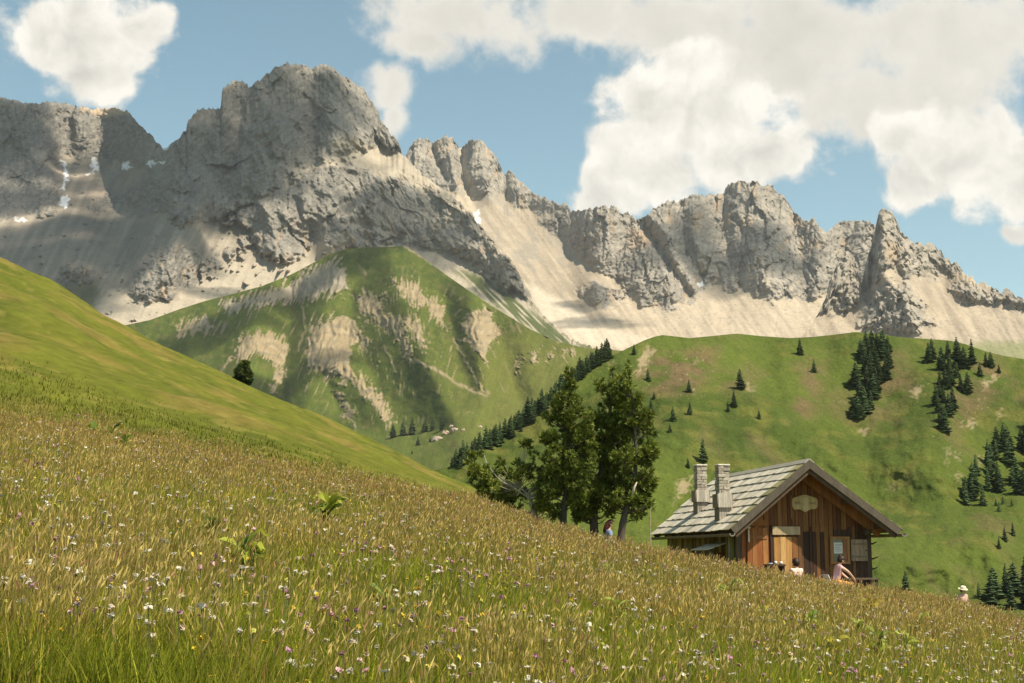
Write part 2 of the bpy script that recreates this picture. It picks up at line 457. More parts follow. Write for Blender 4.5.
def colorA(PX, PY, X, Y, Z):
    m, inner = maskA(PX, PY)
    P = warpA(PX, PY, .8)
    n = fbm(PX / 26., PY / 20., 5, 31); n2 = fbm(PX / 5., PY / 4., 3, 37)
    st = fbm((PX * .5 + PY * .9) / 4.5, (PX * .9 - PY * .5) / 40., 3, 41)
    rock = mixc(GREY, GREYD, np.clip(.45 + n * 1.1 + st * .8 + .35 * ss(200, 90, PX), 0, 1))  # rock toned darker towards the left, shade of the clouds put into colour
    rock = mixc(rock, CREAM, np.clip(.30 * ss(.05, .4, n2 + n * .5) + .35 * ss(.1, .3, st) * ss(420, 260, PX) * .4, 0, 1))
    rock = mixc(rock, CREAM, .45 * ss(300, 520, PX) * ss(150, 230, PY) * ss(-.3, .3, n + n2 * .6))
    rock = mixc(rock, OCHRE, .55 * ss(.18, .45, fbm(PX / 9., PY / 22., 3, 47)) * ss(190, 240, PY))
    sc = mixc(SCREED, SCREE, np.clip(.20 + 1.1 * fbm((PX + PY * .5) / 7., PY / 70., 4, 51) + .65 * ss(170, 320, PX), 0, 1))  # scree tone also drops on the left, carrying the shade of the clouds
    sc = mixc(sc, PINK, .6 * ss(.0, .3, fbm(PX / 22., PY / 22., 3, 53)) * ss(230, 100, PX))
    rock = rock * (1 + .30 * fbm(PX / 1.8, PY / 2.6, 3, 431) + .22 * fbm(PX / 3.0, PY / 22., 3, 432))[..., None]
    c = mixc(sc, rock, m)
    for p in creamA: c = mixc(c, SCREE, .95 * polymask(P, p, 5))
    c = mixc(c, (.44, .33, .22), .9 * polymask(P, [(74, 100), (130, 100), (136, 112), (112, 116), (95, 114), (78, 108)], 4))  # sunlit crest of the left ridge, its brightness put into the colour
    c = mixc(c, mixc(G2, BRN, np.clip(.3 + n, 0, 1)), .75 * polymask(P, [(50, 284), (100, 282), (96, 310), (60, 320), (40, 300)], 8))
    # grassy streaks running down the right skirt
    gs = polymask(P, [(455, 270), (470, 268), (520, 300), (575, 340), (600, 350), (600, 380), (540, 340), (480, 296)], 6)
    c = mixc(c, G2, gs * ss(-.25, .15, fbm((PX - PY) / 5., (PX + PY) / 60., 3, 61) + .1) * .9)
    for p in snowA: c = mixc(c, SNOW, polymask((PX + 5 * n2, PY + 5 * fbm(PX / 4., PY / 4., 3, 38)), p, 1.2))
    return c
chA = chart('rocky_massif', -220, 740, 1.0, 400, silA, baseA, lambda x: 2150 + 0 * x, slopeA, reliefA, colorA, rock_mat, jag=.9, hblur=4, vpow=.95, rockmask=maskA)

# ---------------------------------------------------------------- towers and the right massif, behind
silB = [(330, 230), (380, 190), (398, 172), (405, 158), (410, 147), (414, 141), (420, 138), (427, 138), (431, 143), (435, 142), (439, 139), (446, 136.5), (452, 138), (457, 143), (459.5, 149), (462, 147), (469, 141), (477, 138.5), (484, 142), (491, 151), (497, 158), (501, 166), (504, 174),
        (506, 174), (508, 170), (512, 172), (518, 179), (525, 184), (530, 190), (538, 193), (544, 195), (550, 200), (560, 203), (565, 203), (569, 207), (573, 211), (590, 209), (603, 206), (614, 205), (620, 211), (628, 213), (634, 217), (640, 220),
        (643, 218), (651, 211), (659, 206), (667, 201), (673, 200), (677, 202), (688, 196), (699, 195), (712, 195), (724, 194), (725.5, 187), (733, 183), (745, 180), (758, 181.5), (764, 187), (768, 184), (773, 186), (778, 194), (786, 198), (793, 211), (801, 217), (808, 221), (813, 217), (819, 225), (827, 232), (830, 228), (838, 222), (844, 221), (850, 220), (861, 219), (866, 221), (869, 219), (874, 224), (884, 238), (930, 270), (1000, 320)]
baseB = [(330, 400), (1000, 400)]
rockB = [
 [(325, 120), (503, 120), (506, 170), (560, 198), (575, 210), (560, 216), (530, 212), (506, 206), (500, 196), (478, 196), (474, 205), (462, 190), (440, 196), (400, 190), (325, 260)],
 [(560, 208), (575, 190), (640, 190), (680, 180), (790, 170), (900, 200), (890, 300), (860, 300), (845, 288), (822, 296), (800, 300), (776, 303), (745, 297), (722, 286), (714, 280), (706, 292), (688, 306), (670, 312), (640, 306), (610, 280), (585, 262), (556, 240), (536, 222)],
 [(574, 286), (596, 282), (622, 290), (634, 300), (610, 304), (604, 312), (590, 306), (580, 300)],
]
def maskB(PX, PY):
    if 'B' not in _cache:
        P = warpA(PX + 100, PY, 1.1); P = (P[0] - 100, P[1]); m = 0; inner = 0
        for p in rockB:
            d = sdpoly(P, p); m = np.maximum(m, ss(2.5, -4.5, d + 1. + 8 * fbm(PX / 5., PY / 5., 4, 15))); inner = np.maximum(inner, ss(0, -22, d))
        _cache['B'] = (m, inner)
    return _cache['B']
def slopeB(PX, PY):
    m, _ = maskB(PX, PY); return lerp(34 - 4 * ss(290, 340, PY), 55, m), m * 18 * beds(PX, PY, .28, 6., 311)
def reliefB(PX, PY, Y):
    m, inner = maskB(PX, PY); P = (PX, PY)
    r = -ridges(PX, PY, 4, 13, 5, 71, 3.6) * .35 * ss(560, 500, PX)
    r += -ridges(PX, PY, -48, 18, 5, 75, 2.2) * .2 * ss(520, 600, PX)
    r += -ridges(PX, PY, 14, 7, 3, 79, 2.4) * .35 * ss(520, 600, PX)
    r += facets(PX, PY, 18, 411, 2.2, 8, .45) + facets(PX, PY, 6.5, 413, 1.8, 10, .45) * (.4 + .9 * ss(-.3, .4, fbm(PX / 24., PY / 24., 3, 416))) + 9 * cracks(PX, PY, 15, 414, 6., 5) + 3 * cracks(PX, PY, 12, 415, 3., 40)
    r = r * (.05 + .95 * m) - 14 * inner
    for pts, w, a in [([(431, 143), (437, 160), (446, 178)], 3.5, 38), ([(461, 148), (463, 170), (472, 200)], 7, 55), ([(466, 150), (470, 180)], 5, -20), ([(445, 138), (452, 165), (458, 190)], 9, -45), ([(478, 140), (484, 170), (490, 200)], 10, -45), ([(505, 174), (506, 200)], 4, 35),
                      ([(418, 140), (410, 170)], 8, -30), ([(640, 222), (655, 240), (672, 270), (690, 296)], 5, 45), ([(650, 215), (668, 235), (676, 262)], 8, -35), ([(697, 198), (694, 225), (700, 250)], 8, -35), ([(680, 205), (682, 235), (690, 262), (705, 285)], 8, 40),
                      ([(726, 190), (722, 225), (732, 270)], 9, 45), ([(748, 184), (756, 215), (762, 262), (770, 298)], 24, -60), ([(786, 202), (800, 240), (806, 290)], 12, 40), ([(818, 226), (822, 255), (815, 290)], 16, -45),
                      ([(615, 207), (610, 235), (600, 255)], 12, -35), ([(588, 215), (580, 240)], 8, -25), ([(598, 240), (592, 250)], 8, 20), ([(596, 285), (600, 308)], 14, -25)]:
        r += .8 * a * np.exp(-(dline(P, pts) / w) ** 1.6)
    r += (1 - m) * (3.0 * fbm((PX - PY * .75) / 6., (PX + PY) / 80., 3, 83) + 14 * fbm((PX - PY * .6) / 30., (PX + PY) / 90., 3, 87))
    return r
def colorB(PX, PY, X, Y, Z):
    m, inner = maskB(PX, PY)
    n = fbm(PX / 24., PY / 18., 5, 91); n2 = fbm(PX / 4.5, PY / 4., 3, 97)
    st = fbm((PX * .75 + PY * .65) / 5., (PX * .65 - PY * .75) / 40., 3, 101)
    rock = mixc((.29, .260, .222), (.185, .171, .150), np.clip(.45 + n * 1.0 + st * .7, 0, 1))
    rock = rock * (1 - .22 * ss(.0, .9, np.sin(Z / 4.2 + 5 * n + (X - Y) * .004)) * ss(-.2, .3, n2 + .2))[..., None]
    rock = mixc(rock, CREAM, .45 * ss(.0, .35, n2 + st * .5))
    rock = mixc(rock, OCHRE, .6 * ss(.12, .4, fbm(PX / 7., PY / 24., 3, 103)) * ss(.0, .4, fbm(PX / 40., PY / 30., 2, 107) + .15))
    for p in ([(628, 228), (656, 232), (650, 246), (632, 250)], [(694, 212), (702, 212), (700, 232), (692, 232)], [(792, 216), (806, 220), (802, 228), (790, 224)]):
        rock = mixc(rock, OCHRE, .6 * polymask((PX + 3 * n2, PY + 3 * n2), p, 4))
    rock = mixc(rock, CREAM, .6 * ss(0, .3, fbm(PX / 12., PY / 5., 4, 105)) * polymask((PX, PY), [(740, 270), (800, 262), (806, 300), (740, 300)], 12))
    sc = mixc((.26, .215, .16), (.385, .32, .24), np.clip(.5 + 1.1 * fbm((PX - PY * .75) / 6., (PX + PY) / 90., 4, 109) + .4 * ss(560, 700, PX), 0, 1))
    sc = mixc(sc, (.26, .23, .19), .75 * ss(.0, .3, fbm((PX - PY) / 16., (PX + PY) / 40., 4, 113)) * ss(640, 560, PX))
    sc = mixc(sc, (.25, .215, .18), .8 * ss(.3, .42, fbm(PX / 5., PY / 3., 3, 111)) * ss(295, 305, PY))
    rock = rock * (1 + .30 * fbm(PX / 1.8, PY / 2.6, 3, 433) + .22 * fbm(PX / 3.0, PY / 22., 3, 434))[..., None]
    c = mixc(sc, rock, m)
    c = mixc(c, (.47, .405, .32), .85 * polymask((PX + 3 * n2, PY + 3 * n2), [(524, 282), (560, 300), (600, 325), (650, 340), (640, 350), (580, 345), (545, 320)], 5))
    c = mixc(c, (.46, .385, .29), .7 * polymask((PX + 3 * n2, PY + 4 * n2), [(459, 150), (464, 150), (474, 200), (480, 220), (474, 224), (466, 198)], 3))
    c = mixc(c, SNOW, polymask((PX + 5 * n2, PY + 4 * fbm(PX / 4., PY / 4., 3, 39)), [(475, 212), (478, 210), (480, 222), (477, 228)], 1.6))
    c = mixc(c, SNOW, polymask((PX + n2, PY + n2), [(697, 284), (703, 281), (704, 285), (699, 287)], .8))
    return c
chB = chart('grey_massif', 330, 1000, 1.0, 300, silB, baseB, lambda x: 2700 + 0 * x, slopeB, reliefB, colorB, rock_mat, jag=.9, hblur=4, rockmask=maskB)

# ---------------------------------------------------------------- pinnacle and right ridge
silC = [(740, 385), (790, 345), (812, 325), (822, 305), (826, 296), (829, 282), (835, 268), (841, 256), (847, 250), (853, 255), (859, 274), (864, 292), (867, 298), (868, 285), (864, 272), (866, 258), (870, 248), (872, 242), (875, 236), (876, 226), (879, 213), (883, 208.5), (887, 208), (891, 211), (896, 219), (899, 226), (901, 232), (904, 234), (906, 236), (910, 239), (914, 244), (918, 242), (924, 244),
        (928, 242.5), (934, 244.5), (940, 249), (944, 254), (949, 259), (953, 263), (957, 262), (961, 268), (966, 274), (973, 278), (980, 282), (986, 283), (990, 286), (995, 288), (1000, 292), (1004, 289.5), (1010, 290), (1014, 294), (1019, 298), (1028, 299), (1060, 312), (1120, 330), (1230, 352)]
baseC = [(740, 400), (1230, 400)]
rockC = [
 [(818, 312), (830, 262), (847, 240), (858, 262), (867, 298), (858, 306), (838, 315)],
 [(862, 296), (858, 250), (872, 200), (905, 200), (912, 235), (950, 240), (966, 272), (940, 279), (905, 278), (892, 272), (885, 275), (872, 290)],
 [(858, 322), (866, 300), (880, 282), (905, 280), (922, 300), (934, 322), (930, 332), (905, 338), (870, 334), (855, 330)],
 [(944, 288), (965, 280), (990, 290), (1010, 286), (1040, 296), (1034, 310), (1012, 312), (992, 306), (970, 304), (952, 296)],
]
def maskC(PX, PY):
    if 'C' not in _cache:
        P = warpA(PX + 300, PY, 1.0); P = (P[0] - 300, P[1]); m = 0; inner = 0
        for p in rockC:
            d = sdpoly(P, p); m = np.maximum(m, ss(2.5, -4.5, d + 1. + 8 * fbm(PX / 4.5, PY / 4.5, 4, 17))); inner = np.maximum(inner, ss(0, -16, d))
        _cache['C'] = (m, inner)
    return _cache['C']
def slopeC(PX, PY):
    m, _ = maskC(PX, PY); return lerp(35 - 5 * ss(310, 350, PY), 56, m), m * 16 * beds(PX, PY, .1, 5., 321)
def reliefC(PX, PY, Y):
    m, inner = maskC(PX, PY); P = (PX, PY)
    r = (-ridges(PX, PY, 3, 12, 4, 121, 1.9) * .3 - ridges(PX, PY, -40, 6, 3, 125, 1.6) * .35 + facets(PX, PY, 14, 421, 1.6, 10, .8) + facets(PX, PY, 6, 423, 1.2, -30, .85) + 8 * cracks(PX, PY, 11, 424, 3., 5)) * (.06 + .94 * m) - 20 * inner
    for pts, w, a in [([(886, 209), (886, 240), (884, 275)], 9, -35), ([(847, 250), (843, 285)], 10, -30), ([(895, 275), (905, 300), (915, 330)], 18, -40), ([(874, 236), (872, 262), (868, 300)], 4, 35), ([(915, 243), (918, 262)], 4, 22)]:
        r += a * np.exp(-(dline(P, pts) / w) ** 1.6)
    r += (1 - m) * (3 * fbm((PX - PY * .6) / 6., (PX + PY) / 70., 3, 127) + 2.5 * fbm(PX / 3., PY / 2.5, 3, 128))
    return r
def colorC(PX, PY, X, Y, Z):
    m, inner = maskC(PX, PY)
    n = fbm(PX / 20., PY / 16., 5, 131); n2 = fbm(PX / 4., PY / 3.6, 3, 137)
    rock = mixc((.305, .267, .222), (.195, .176, .151), np.clip(.45 + n + n2 * .7, 0, 1))
    rock = mixc(rock, CREAM, .55 * ss(.0, .3, n2))
    rock = mixc(rock, OCHRE, .6 * polymask((PX + 4 * n2, PY + 4 * n2), [(888, 240), (900, 246), (898, 266), (884, 258)], 5))
    sc = mixc((.25, .205, .155), (.375, .31, .232), np.clip(.5 + 1.2 * fbm((PX - PY * .6) / 8., (PX + PY) / 60., 4, 139), 0, 1))
    sc = mixc(sc, (.26, .225, .19), .8 * ss(.22, .4, fbm(PX / 6., PY / 3., 3, 141)))
    c = mixc(sc, rock, m)
    c = mixc(c, (.17, .18, .08), .8 * polymask((PX + 6 * n2, PY + 3 * n2), [(955, 348), (985, 341), (1230, 345), (1230, 402), (940, 402)], 5))
    return c
chC = chart('pinnacle_ridge', 740, 1230, 1.0, 240, silC, baseC, lambda x: 2250 + 0 * x, slopeC, reliefC, colorC, rock_mat, jag=1.0, hblur=3, rockmask=maskC)

# ---------------------------------------------------------------- green mountain with its eroded gullies
silD = [(-220, 420), (-60, 400), (60, 350), (100, 331), (112, 328), (150, 320), (180, 309), (205, 301), (240, 292), (262, 286), (290, 275), (315, 262), (330, 254), (345, 249.5), (365, 247), (388, 247), (404, 246), (412, 250), (430, 263), (455, 281), (480, 298), (505, 314), (530, 329), (556, 341), (585, 348), (640, 352), (760, 400), (800, 420)]
baseD = [(-220, 520), (0, 520), (300, 500), (480, 482), (800, 470)]
bareD = [
 [(312, 268), (345, 262), (350, 290), (322, 296), (300, 300), (262, 306), (226, 314), (218, 306), (240, 298), (285, 286)],
 [(176, 324), (210, 318), (214, 330), (190, 334), (178, 334)],
 [(388, 280), (418, 282), (424, 296), (440, 300), (444, 314), (430, 308), (410, 306), (404, 296)],
 [(356, 292), (384, 298), (384, 310), (370, 318), (358, 308)],
 [(340, 318), (352, 318), (372, 345), (366, 352), (356, 338)], [(372, 312), (398, 316), (408, 340), (414, 364), (404, 356), (394, 334), (380, 326)],
 [(398, 316), (416, 320), (424, 336), (428, 352), (418, 344), (408, 330)],
 [(306, 340), (312, 324), (334, 316), (352, 324), (362, 336), (352, 350), (346, 364), (362, 376), (378, 394), (394, 420), (386, 424), (372, 402), (352, 384), (330, 376), (312, 366), (306, 374)],
 [(232, 356), (244, 336), (262, 330), (282, 338), (290, 352), (284, 364), (276, 372), (270, 358), (256, 352), (240, 366)],
 [(334, 388), (342, 392), (352, 412), (358, 430), (350, 424), (340, 404)],
 [(276, 372), (286, 368), (284, 382), (274, 392), (272, 384)],
 [(462, 318), (478, 310), (494, 312), (492, 326), (504, 334), (490, 342), (486, 368), (474, 350), (462, 334)],
 [(410, 322), (424, 326), (418, 336)], [(425, 304), (440, 306), (448, 330), (438, 326)],
 [(532, 352), (540, 352), (537, 364), (531, 362)], [(560, 352), (575, 348), (574, 353), (562, 356)], [(548, 356), (553, 352), (553, 358), (549, 360)], [(514, 362), (518, 358), (519, 372), (515, 370)], [(518, 356), (525, 354), (524, 358), (518, 359)],
]
def reliefD(PX, PY, Y):
    P = (PX, PY)
    r = 0 * PX
    r += 22 * fbm(PX / 70., PY / 70., 4, 151) + 2.5 * fbm(PX / 8., PY / 8., 4, 153)
    bm_ = maskD(PX, PY)
    r += bm_ * (4 - 1.3 * ridges(PX, PY, 10, 9, 3, 155, 3.5) * .5)
    for pts, w, a in [([(388, 247), (398, 290), (412, 330), (430, 370), (460, 430)], 26, -75), ([(345, 250), (326, 300), (318, 360), (306, 410)], 22, -55), ([(262, 290), (250, 340), (236, 400)], 26, -50), ([(470, 300), (478, 350), (490, 400)], 20, -45),
                      ([(292, 290), (288, 340), (280, 390), (270, 420)], 12, 40), ([(352, 300), (350, 330), (400, 425)], 10, 14), ([(446, 300), (456, 350), (470, 390), (490, 395)], 14, 36), ([(495, 320), (505, 360), (520, 400)], 14, 30), ([(345, 365), (370, 400), (400, 440)], 16, -30), ([(320, 370), (340, 410)], 8, 20)]:
        r += a * np.exp(-(dline(P, pts) / w) ** 1.7)
    r += 30 * ss(440, 520, PX) * ss(460, 420, PY) * 0
    return r
def maskD(PX, PY):
    if 'D' not in _cache:
        kf = .45 * ss(430, 330, PX) - .45 * ss(380, 480, PX); fan_ = 14 * fbm((PX + kf * PY) / 2.8, PY / 60., 3, 169)
        n1 = 7 * fbm(PX / 7., PY / 7., 4, 161); n2 = 7 * fbm(PX / 7., PY / 7., 4, 163)
        m = 0
        for p in bareD: m = np.maximum(m, ss(1.3, -1.3, sdpoly((PX + n1 * 1.2, PY + n2 * 1.2 + fan_), p) + 3.5 * fbm(PX / 2.6, PY / 2.2, 3, 164)))
        rib = fbm((PX + kf * PY) / 3.0, PY / 34., 3, 165)
        m = m * ss(-.55, -.05, rib + .25 * m)
        lines = [([(405, 356), (418, 362), (440, 372), (462, 386), (486, 396)], 1.6), ([(455, 340), (466, 362), (482, 388), (488, 394)], 1.4), ([(404, 246), (440, 268), (480, 296), (520, 322), (560, 342)], 1.2), ([(300, 262), (304, 330), (298, 350)], .9), ([(384, 346), (396, 372)], .9), ([(232, 356), (220, 372)], 1.)]
        for pts, w in lines: m = np.maximum(m, .8 * np.exp(-(dline((PX + n1 * .4, PY + n2 * .4), pts) / w) ** 2))
        rg_ = polymask((PX, PY), [(190, 315), (345, 262), (440, 285), (520, 330), (505, 390), (400, 430), (330, 425), (250, 395)], 25)
        m = np.maximum(m, .75 * rg_ * ss(.30, .44, fbm((PX + kf * PY) / 3.0, PY / 30., 4, 167) + .12 * fbm(PX / 20., PY / 14., 2, 168)))
        _cache['D'] = m
    return _cache['D']
def colorD(PX, PY, X, Y, Z):
    m = maskD(PX, PY)
    n = fbm(PX / 30., PY / 30., 5, 171); n2 = fbm(PX / 6., PY / 5., 3, 173)
    c = mixc(G1, G2, np.clip(.5 + n * 1.5, 0, 1)); c = mixc(c, G3, .6 * ss(.0, .4, n2 + .3 * n)); c = mixc(c, BRN, .25 * ss(.1, .4, fbm(PX / 14., PY / 10., 4, 175)))
    c = mixc(c, G3, .55 * ss(400, 520, PX) * ss(300, 360, PY))
    c = c * (1 + .35 * fbm(PX / 1.7, PY / 1.2, 3, 443) + .2 * fbm((PX + .3 * PY) / 3., PY / 26., 3, 444))[..., None]
    st = np.sin(Z / 2.6 + 5 * fbm(PX / 30., PY / 20., 3, 177) + X * .03)
    b = mixc(BARE, (.20, .165, .115), (.35 + .5 * ss(.0, .3, n)) * ss(.1, .8, st) ); b = mixc(b, (.36, .30, .20), .5 * ss(.0, .4, n2))
    b = mixc(b, (.27, .24, .20), .75 * polymask((PX, PY), [(200, 300), (262, 296), (318, 262), (352, 262), (352, 292), (290, 300), (200, 330)], 12))
    return mixc(c, b, .92 * m)
chD = chart('green_mountain', -220, 800, 1.0, 300, silD, baseD, lambda x: np.interp(x, [-220, 300, 480, 800], [1150, 1120, 1050, 1100]), lambda PX, PY: 27 + 5 * ss(400, 300, PY) - 17 * ss(415, 440, PY), reliefD, colorD, grass_far_mat, hblur=6, back=(7, 25., .5))

# ---------------------------------------------------------------- near green hill across the valley
silE = [(-220, 640), (200, 560), (330, 505), (385, 482), (420, 474), (452, 466), (475, 450), (500, 434), (524, 418), (545, 404), (570, 385), (592, 368), (612, 356), (630, 347), (645, 340), (655, 336.5), (663, 335), (672, 336), (690, 338), (712, 336), (737, 333.5), (760, 336), (790, 338), (812, 337), (835, 334.5), (855, 332), (872, 333), (900, 337), (930, 339), (950, 340.5), (965, 344), (985, 351), (1005, 356), (1024, 359), (1060, 368), (1230, 392)]
baseE = [(-220, 690), (1230, 690)]
def reliefE(PX, PY, Y):
    P = (PX, PY)
    r = 9 * fbm(PX / 90., PY / 70., 4, 181) + .8 * fbm(PX / 10., PY / 10., 4, 183)
    for pts, w, a in [([(700, 338), (690, 400), (640, 470), (600, 520)], 45, -22), ([(855, 333), (800, 400), (740, 470)], 34, -18), ([(830, 340), (822, 390), (790, 440)], 18, 10), ([(960, 345), (940, 420), (920, 470)], 34, -18), ([(890, 400), (860, 470)], 26, 6),
                      ([(1040, 470), (960, 505), (880, 520)], 20, 9), ([(1060, 500), (980, 535), (880, 560)], 26, -22), ([(760, 340), (770, 380)], 16, 6), ([(640, 350), (612, 400), (560, 450)], 20, -8)]:
        r += .55 * a * np.exp(-(dline(P, pts) / (w * 1.3)) ** 1.7)
    return r
bareE = [([(566, 371), (572, 367), (573, 371)], 0), ([(606, 364), (617, 360), (618, 364), (610, 367)], .3), ([(640, 352), (652, 344), (656, 350), (644, 372), (634, 380)], .25), ([(744, 386), (750, 384), (756, 388), (748, 392)], -.2), ([(856, 429), (866, 428), (868, 436), (862, 434)], 0), ([(912, 386), (925, 386), (918, 400), (910, 396)], 0), ([(982, 380), (998, 374), (1000, 378), (990, 386), (982, 390)], 0), ([(996, 412), (1002, 408), (1003, 414), (996, 424)], 0),
         ([(954, 452), (962, 454), (960, 464), (954, 458)], 0), ([(957, 470), (962, 472), (960, 486), (956, 480)], 0), ([(678, 480), (694, 476), (690, 490), (680, 498), (672, 506)], .1), ([(888, 486), (897, 484), (896, 489), (888, 492)], 0), ([(966, 420), (976, 418), (976, 426), (960, 430)], 0), ([(946, 446), (950, 448), (948, 470), (944, 460)], 0), ([(690, 362), (700, 360), (698, 366)], 0), ([(838, 400), (846, 401), (846, 404), (838, 404)], 0), ([(990, 448), (1004, 440), (1000, 452), (985, 462), (972, 470)], 0)]
def colorE(PX, PY, X, Y, Z):
    n = fbm(X / 60., Y / 60., 5, 191); n2 = fbm(X / 9., Y / 9., 4, 193)
    c = mixc(G1, G2, np.clip(.42 + n * 1.5, 0, 1)); c = mixc(c, G3, .7 * ss(.0, .45, n2 + .4 * n))
    rd = (.13, .085, .048)
    w = (PX + 12 * n2, PY + 10 * n)
    for p, k in (([(660, 350), (720, 345), (712, 372), (690, 400), (655, 395), (640, 375)], .8), ([(808, 352), (826, 358), (824, 392), (812, 420), (790, 420), (800, 385)], .75), ([(880, 350), (905, 352), (915, 380), (900, 410), (870, 430), (878, 390)], .6), ([(950, 370), (1000, 356), (1010, 380), (985, 412), (960, 430), (945, 400)], .65), ([(720, 370), (760, 372), (750, 395), (725, 392)], .5)):
        c = mixc(c, rd, k * polymask(w, p, 12) * ss(-.3, .25, n2 + .1))
    c = mixc(c, BRN, .5 * ss(.15, .4, fbm(X / 22., Y / 30., 4, 195)))
    c = mixc(c, (.045, .07, .018), .4 * ss(.34, .5, fbm(X / 3., Y / 4., 3, 196)))     # low bushes
    # cattle terracettes along the contours
    c = c * (1 - .10 * ss(.2, .9, np.sin(Z / .7 + 14 * n + 3 * n2)) * ss(-.1, .3, n2 + n))[..., None]
    c = c * (1 + .40 * fbm(PX / 1.7, PY / 1.1, 3, 441) + .16 * fbm((PX - PY) / 3., (PX + PY) / 30., 3, 442))[..., None]
    q = (PX + 9 * fbm(PX / 5., PY / 4., 4, 198), PY + 9 * fbm(PX / 5., PY / 4., 4, 197))
    for p, _ in bareE: c = mixc(c, BARE, .8 * ss(2.2, -3.0, sdpoly(q, p) + 1.0))
    c = mixc(c, BARE, .75 * ss(.42, .52, fbm(PX / 3.2, PY / 2.2, 3, 199)) * np.maximum(polymask(w, [(900, 380), (1005, 370), (990, 430), (930, 440)], 10), polymask(w, [(640, 345), (720, 350), (700, 400), (640, 400)], 10)))
    return c
chE = chart('green_hill', -220, 1230, 1.0, 330, silE, baseE, lambda x: 190 + 0 * x, lambda PX, PY: 3.5 + 18 * ss(640, 560, PY) + 8 * ss(540, 470, PY) - 3 * ss(390, 340, PY), reliefE, colorE, grass_far_mat, hblur=8, back=(8, 14., .55))
print('E depths', [chart_point(chE, p, q) for p, q in ((800, 600), (800, 540), (700, 450), (800, 345), (990, 590), (470, 455))])
print('D', [chart_point(chD, p, q) for p, q in ((388, 250), (400, 400), (430, 435))], 'A', [chart_point(chA, p, q) for p, q in ((300, 68), (300, 300), (100, 112))], 'B', chart_point(chB, 750, 185), 'C', chart_point(chC, 886, 212))

# ---------------------------------------------------------------- meadow and the hillside on the left: one surface near the camera
def ground_z(x, y):
    """height of the near ground at world (x,y), metres; works on arrays"""
    x = np.asarray(x, float); y = np.asarray(y, float)
    px = 512 + F * CT * x / np.maximum(y, 1)      # column (close enough: used only to pick a profile)
    q = np.clip(px, -260, 1284)
    plane = -1.5 + .065 * y - .195 * x - .0006 * np.clip(x, -60, 0) * 0
    crest_py = pl([(-260, 390), (0, 436), (100, 449), (200, 469), (300, 489), (400, 505), (470, 517), (540, 540), (600, 556), (650, 567), (700, 575), (760, 587.5), (820, 598), (870, 606), (950, 621), (1024, 637), (1284, 672)], q)
    hz = lambda py: (555.5 - py) / F * 1.023
    ycr = 32.
    z32 = hz(crest_py) * ycr
    z0 = -1.5 - .195 * x * np.clip(y / ycr, 0, 1) * 0
    # near part: the plane, bent to meet the traced crest exactly at y=32
    pl32 = -1.5 + .065 * ycr - .195 * x * ycr / np.maximum(y, 1)
    near = -1.5 + .065 * y - .195 * x + (z32 - pl32) * np.clip(y / ycr, 0, 1.3) ** 1.5
    ridge_py = pl([(-260, 150), (0, 262), (50, 287), (100, 320), (150, 344), (200, 366), (250, 388), (300, 410), (350, 434), (400, 458), (440, 476), (470, 489), (500, 500), (560, 528), (640, 570), (700, 600), (1284, 760)], q)
    yr = 118.
    zr = hz(ridge_py) * yr
    # left: from the crest the slope climbs on to the ridge
    tt = np.clip((y - ycr) / (yr - ycr), 0, 1)
    zl = z32 + (zr - z32) * tt + np.maximum(0, -1.2) * 0 - .9 * np.sin(math.pi * np.clip((y - ycr) / 30., 0, 1)) * 0
    zl = zl - np.where(y > yr, (np.maximum(y - yr, 0) ** 1.25) * .35, 0)
    # right: behind the crest the ground drops to the hut terrace, then into the valley
    terr = -1.32 - .03 * (x - 8) - .30 * np.maximum(x - 10.4, 0)
    tr_ = ss(ycr, 38., y)
    zrgt = lerp(z32, np.minimum(z32 - .1, lerp(z32 - .25, terr, ss(560, 700, q))), tr_) - np.where(y > 50, (np.maximum(y - 50, 0) ** 1.3) * .12, 0)
    wl = ss(545, 478, q)
    far = lerp(zrgt, zl, wl)
    z = np.where(y < ycr, near, far)
    n = .10 * fbm(x / 2.2, y / 2.2, 3, 201) + .05 * fbm(x / .5, y / .5, 2, 203) + .5 * fbm(x / 11., y / 14., 3, 205) * ss(34, 60, y)
    n = n * ss(0, 6, y)
    flat = np.exp(-(((x - 8.3) / 5.) ** 4 + ((y - 43) / 7.5) ** 4))
    return z + n * (1 - .9 * flat)

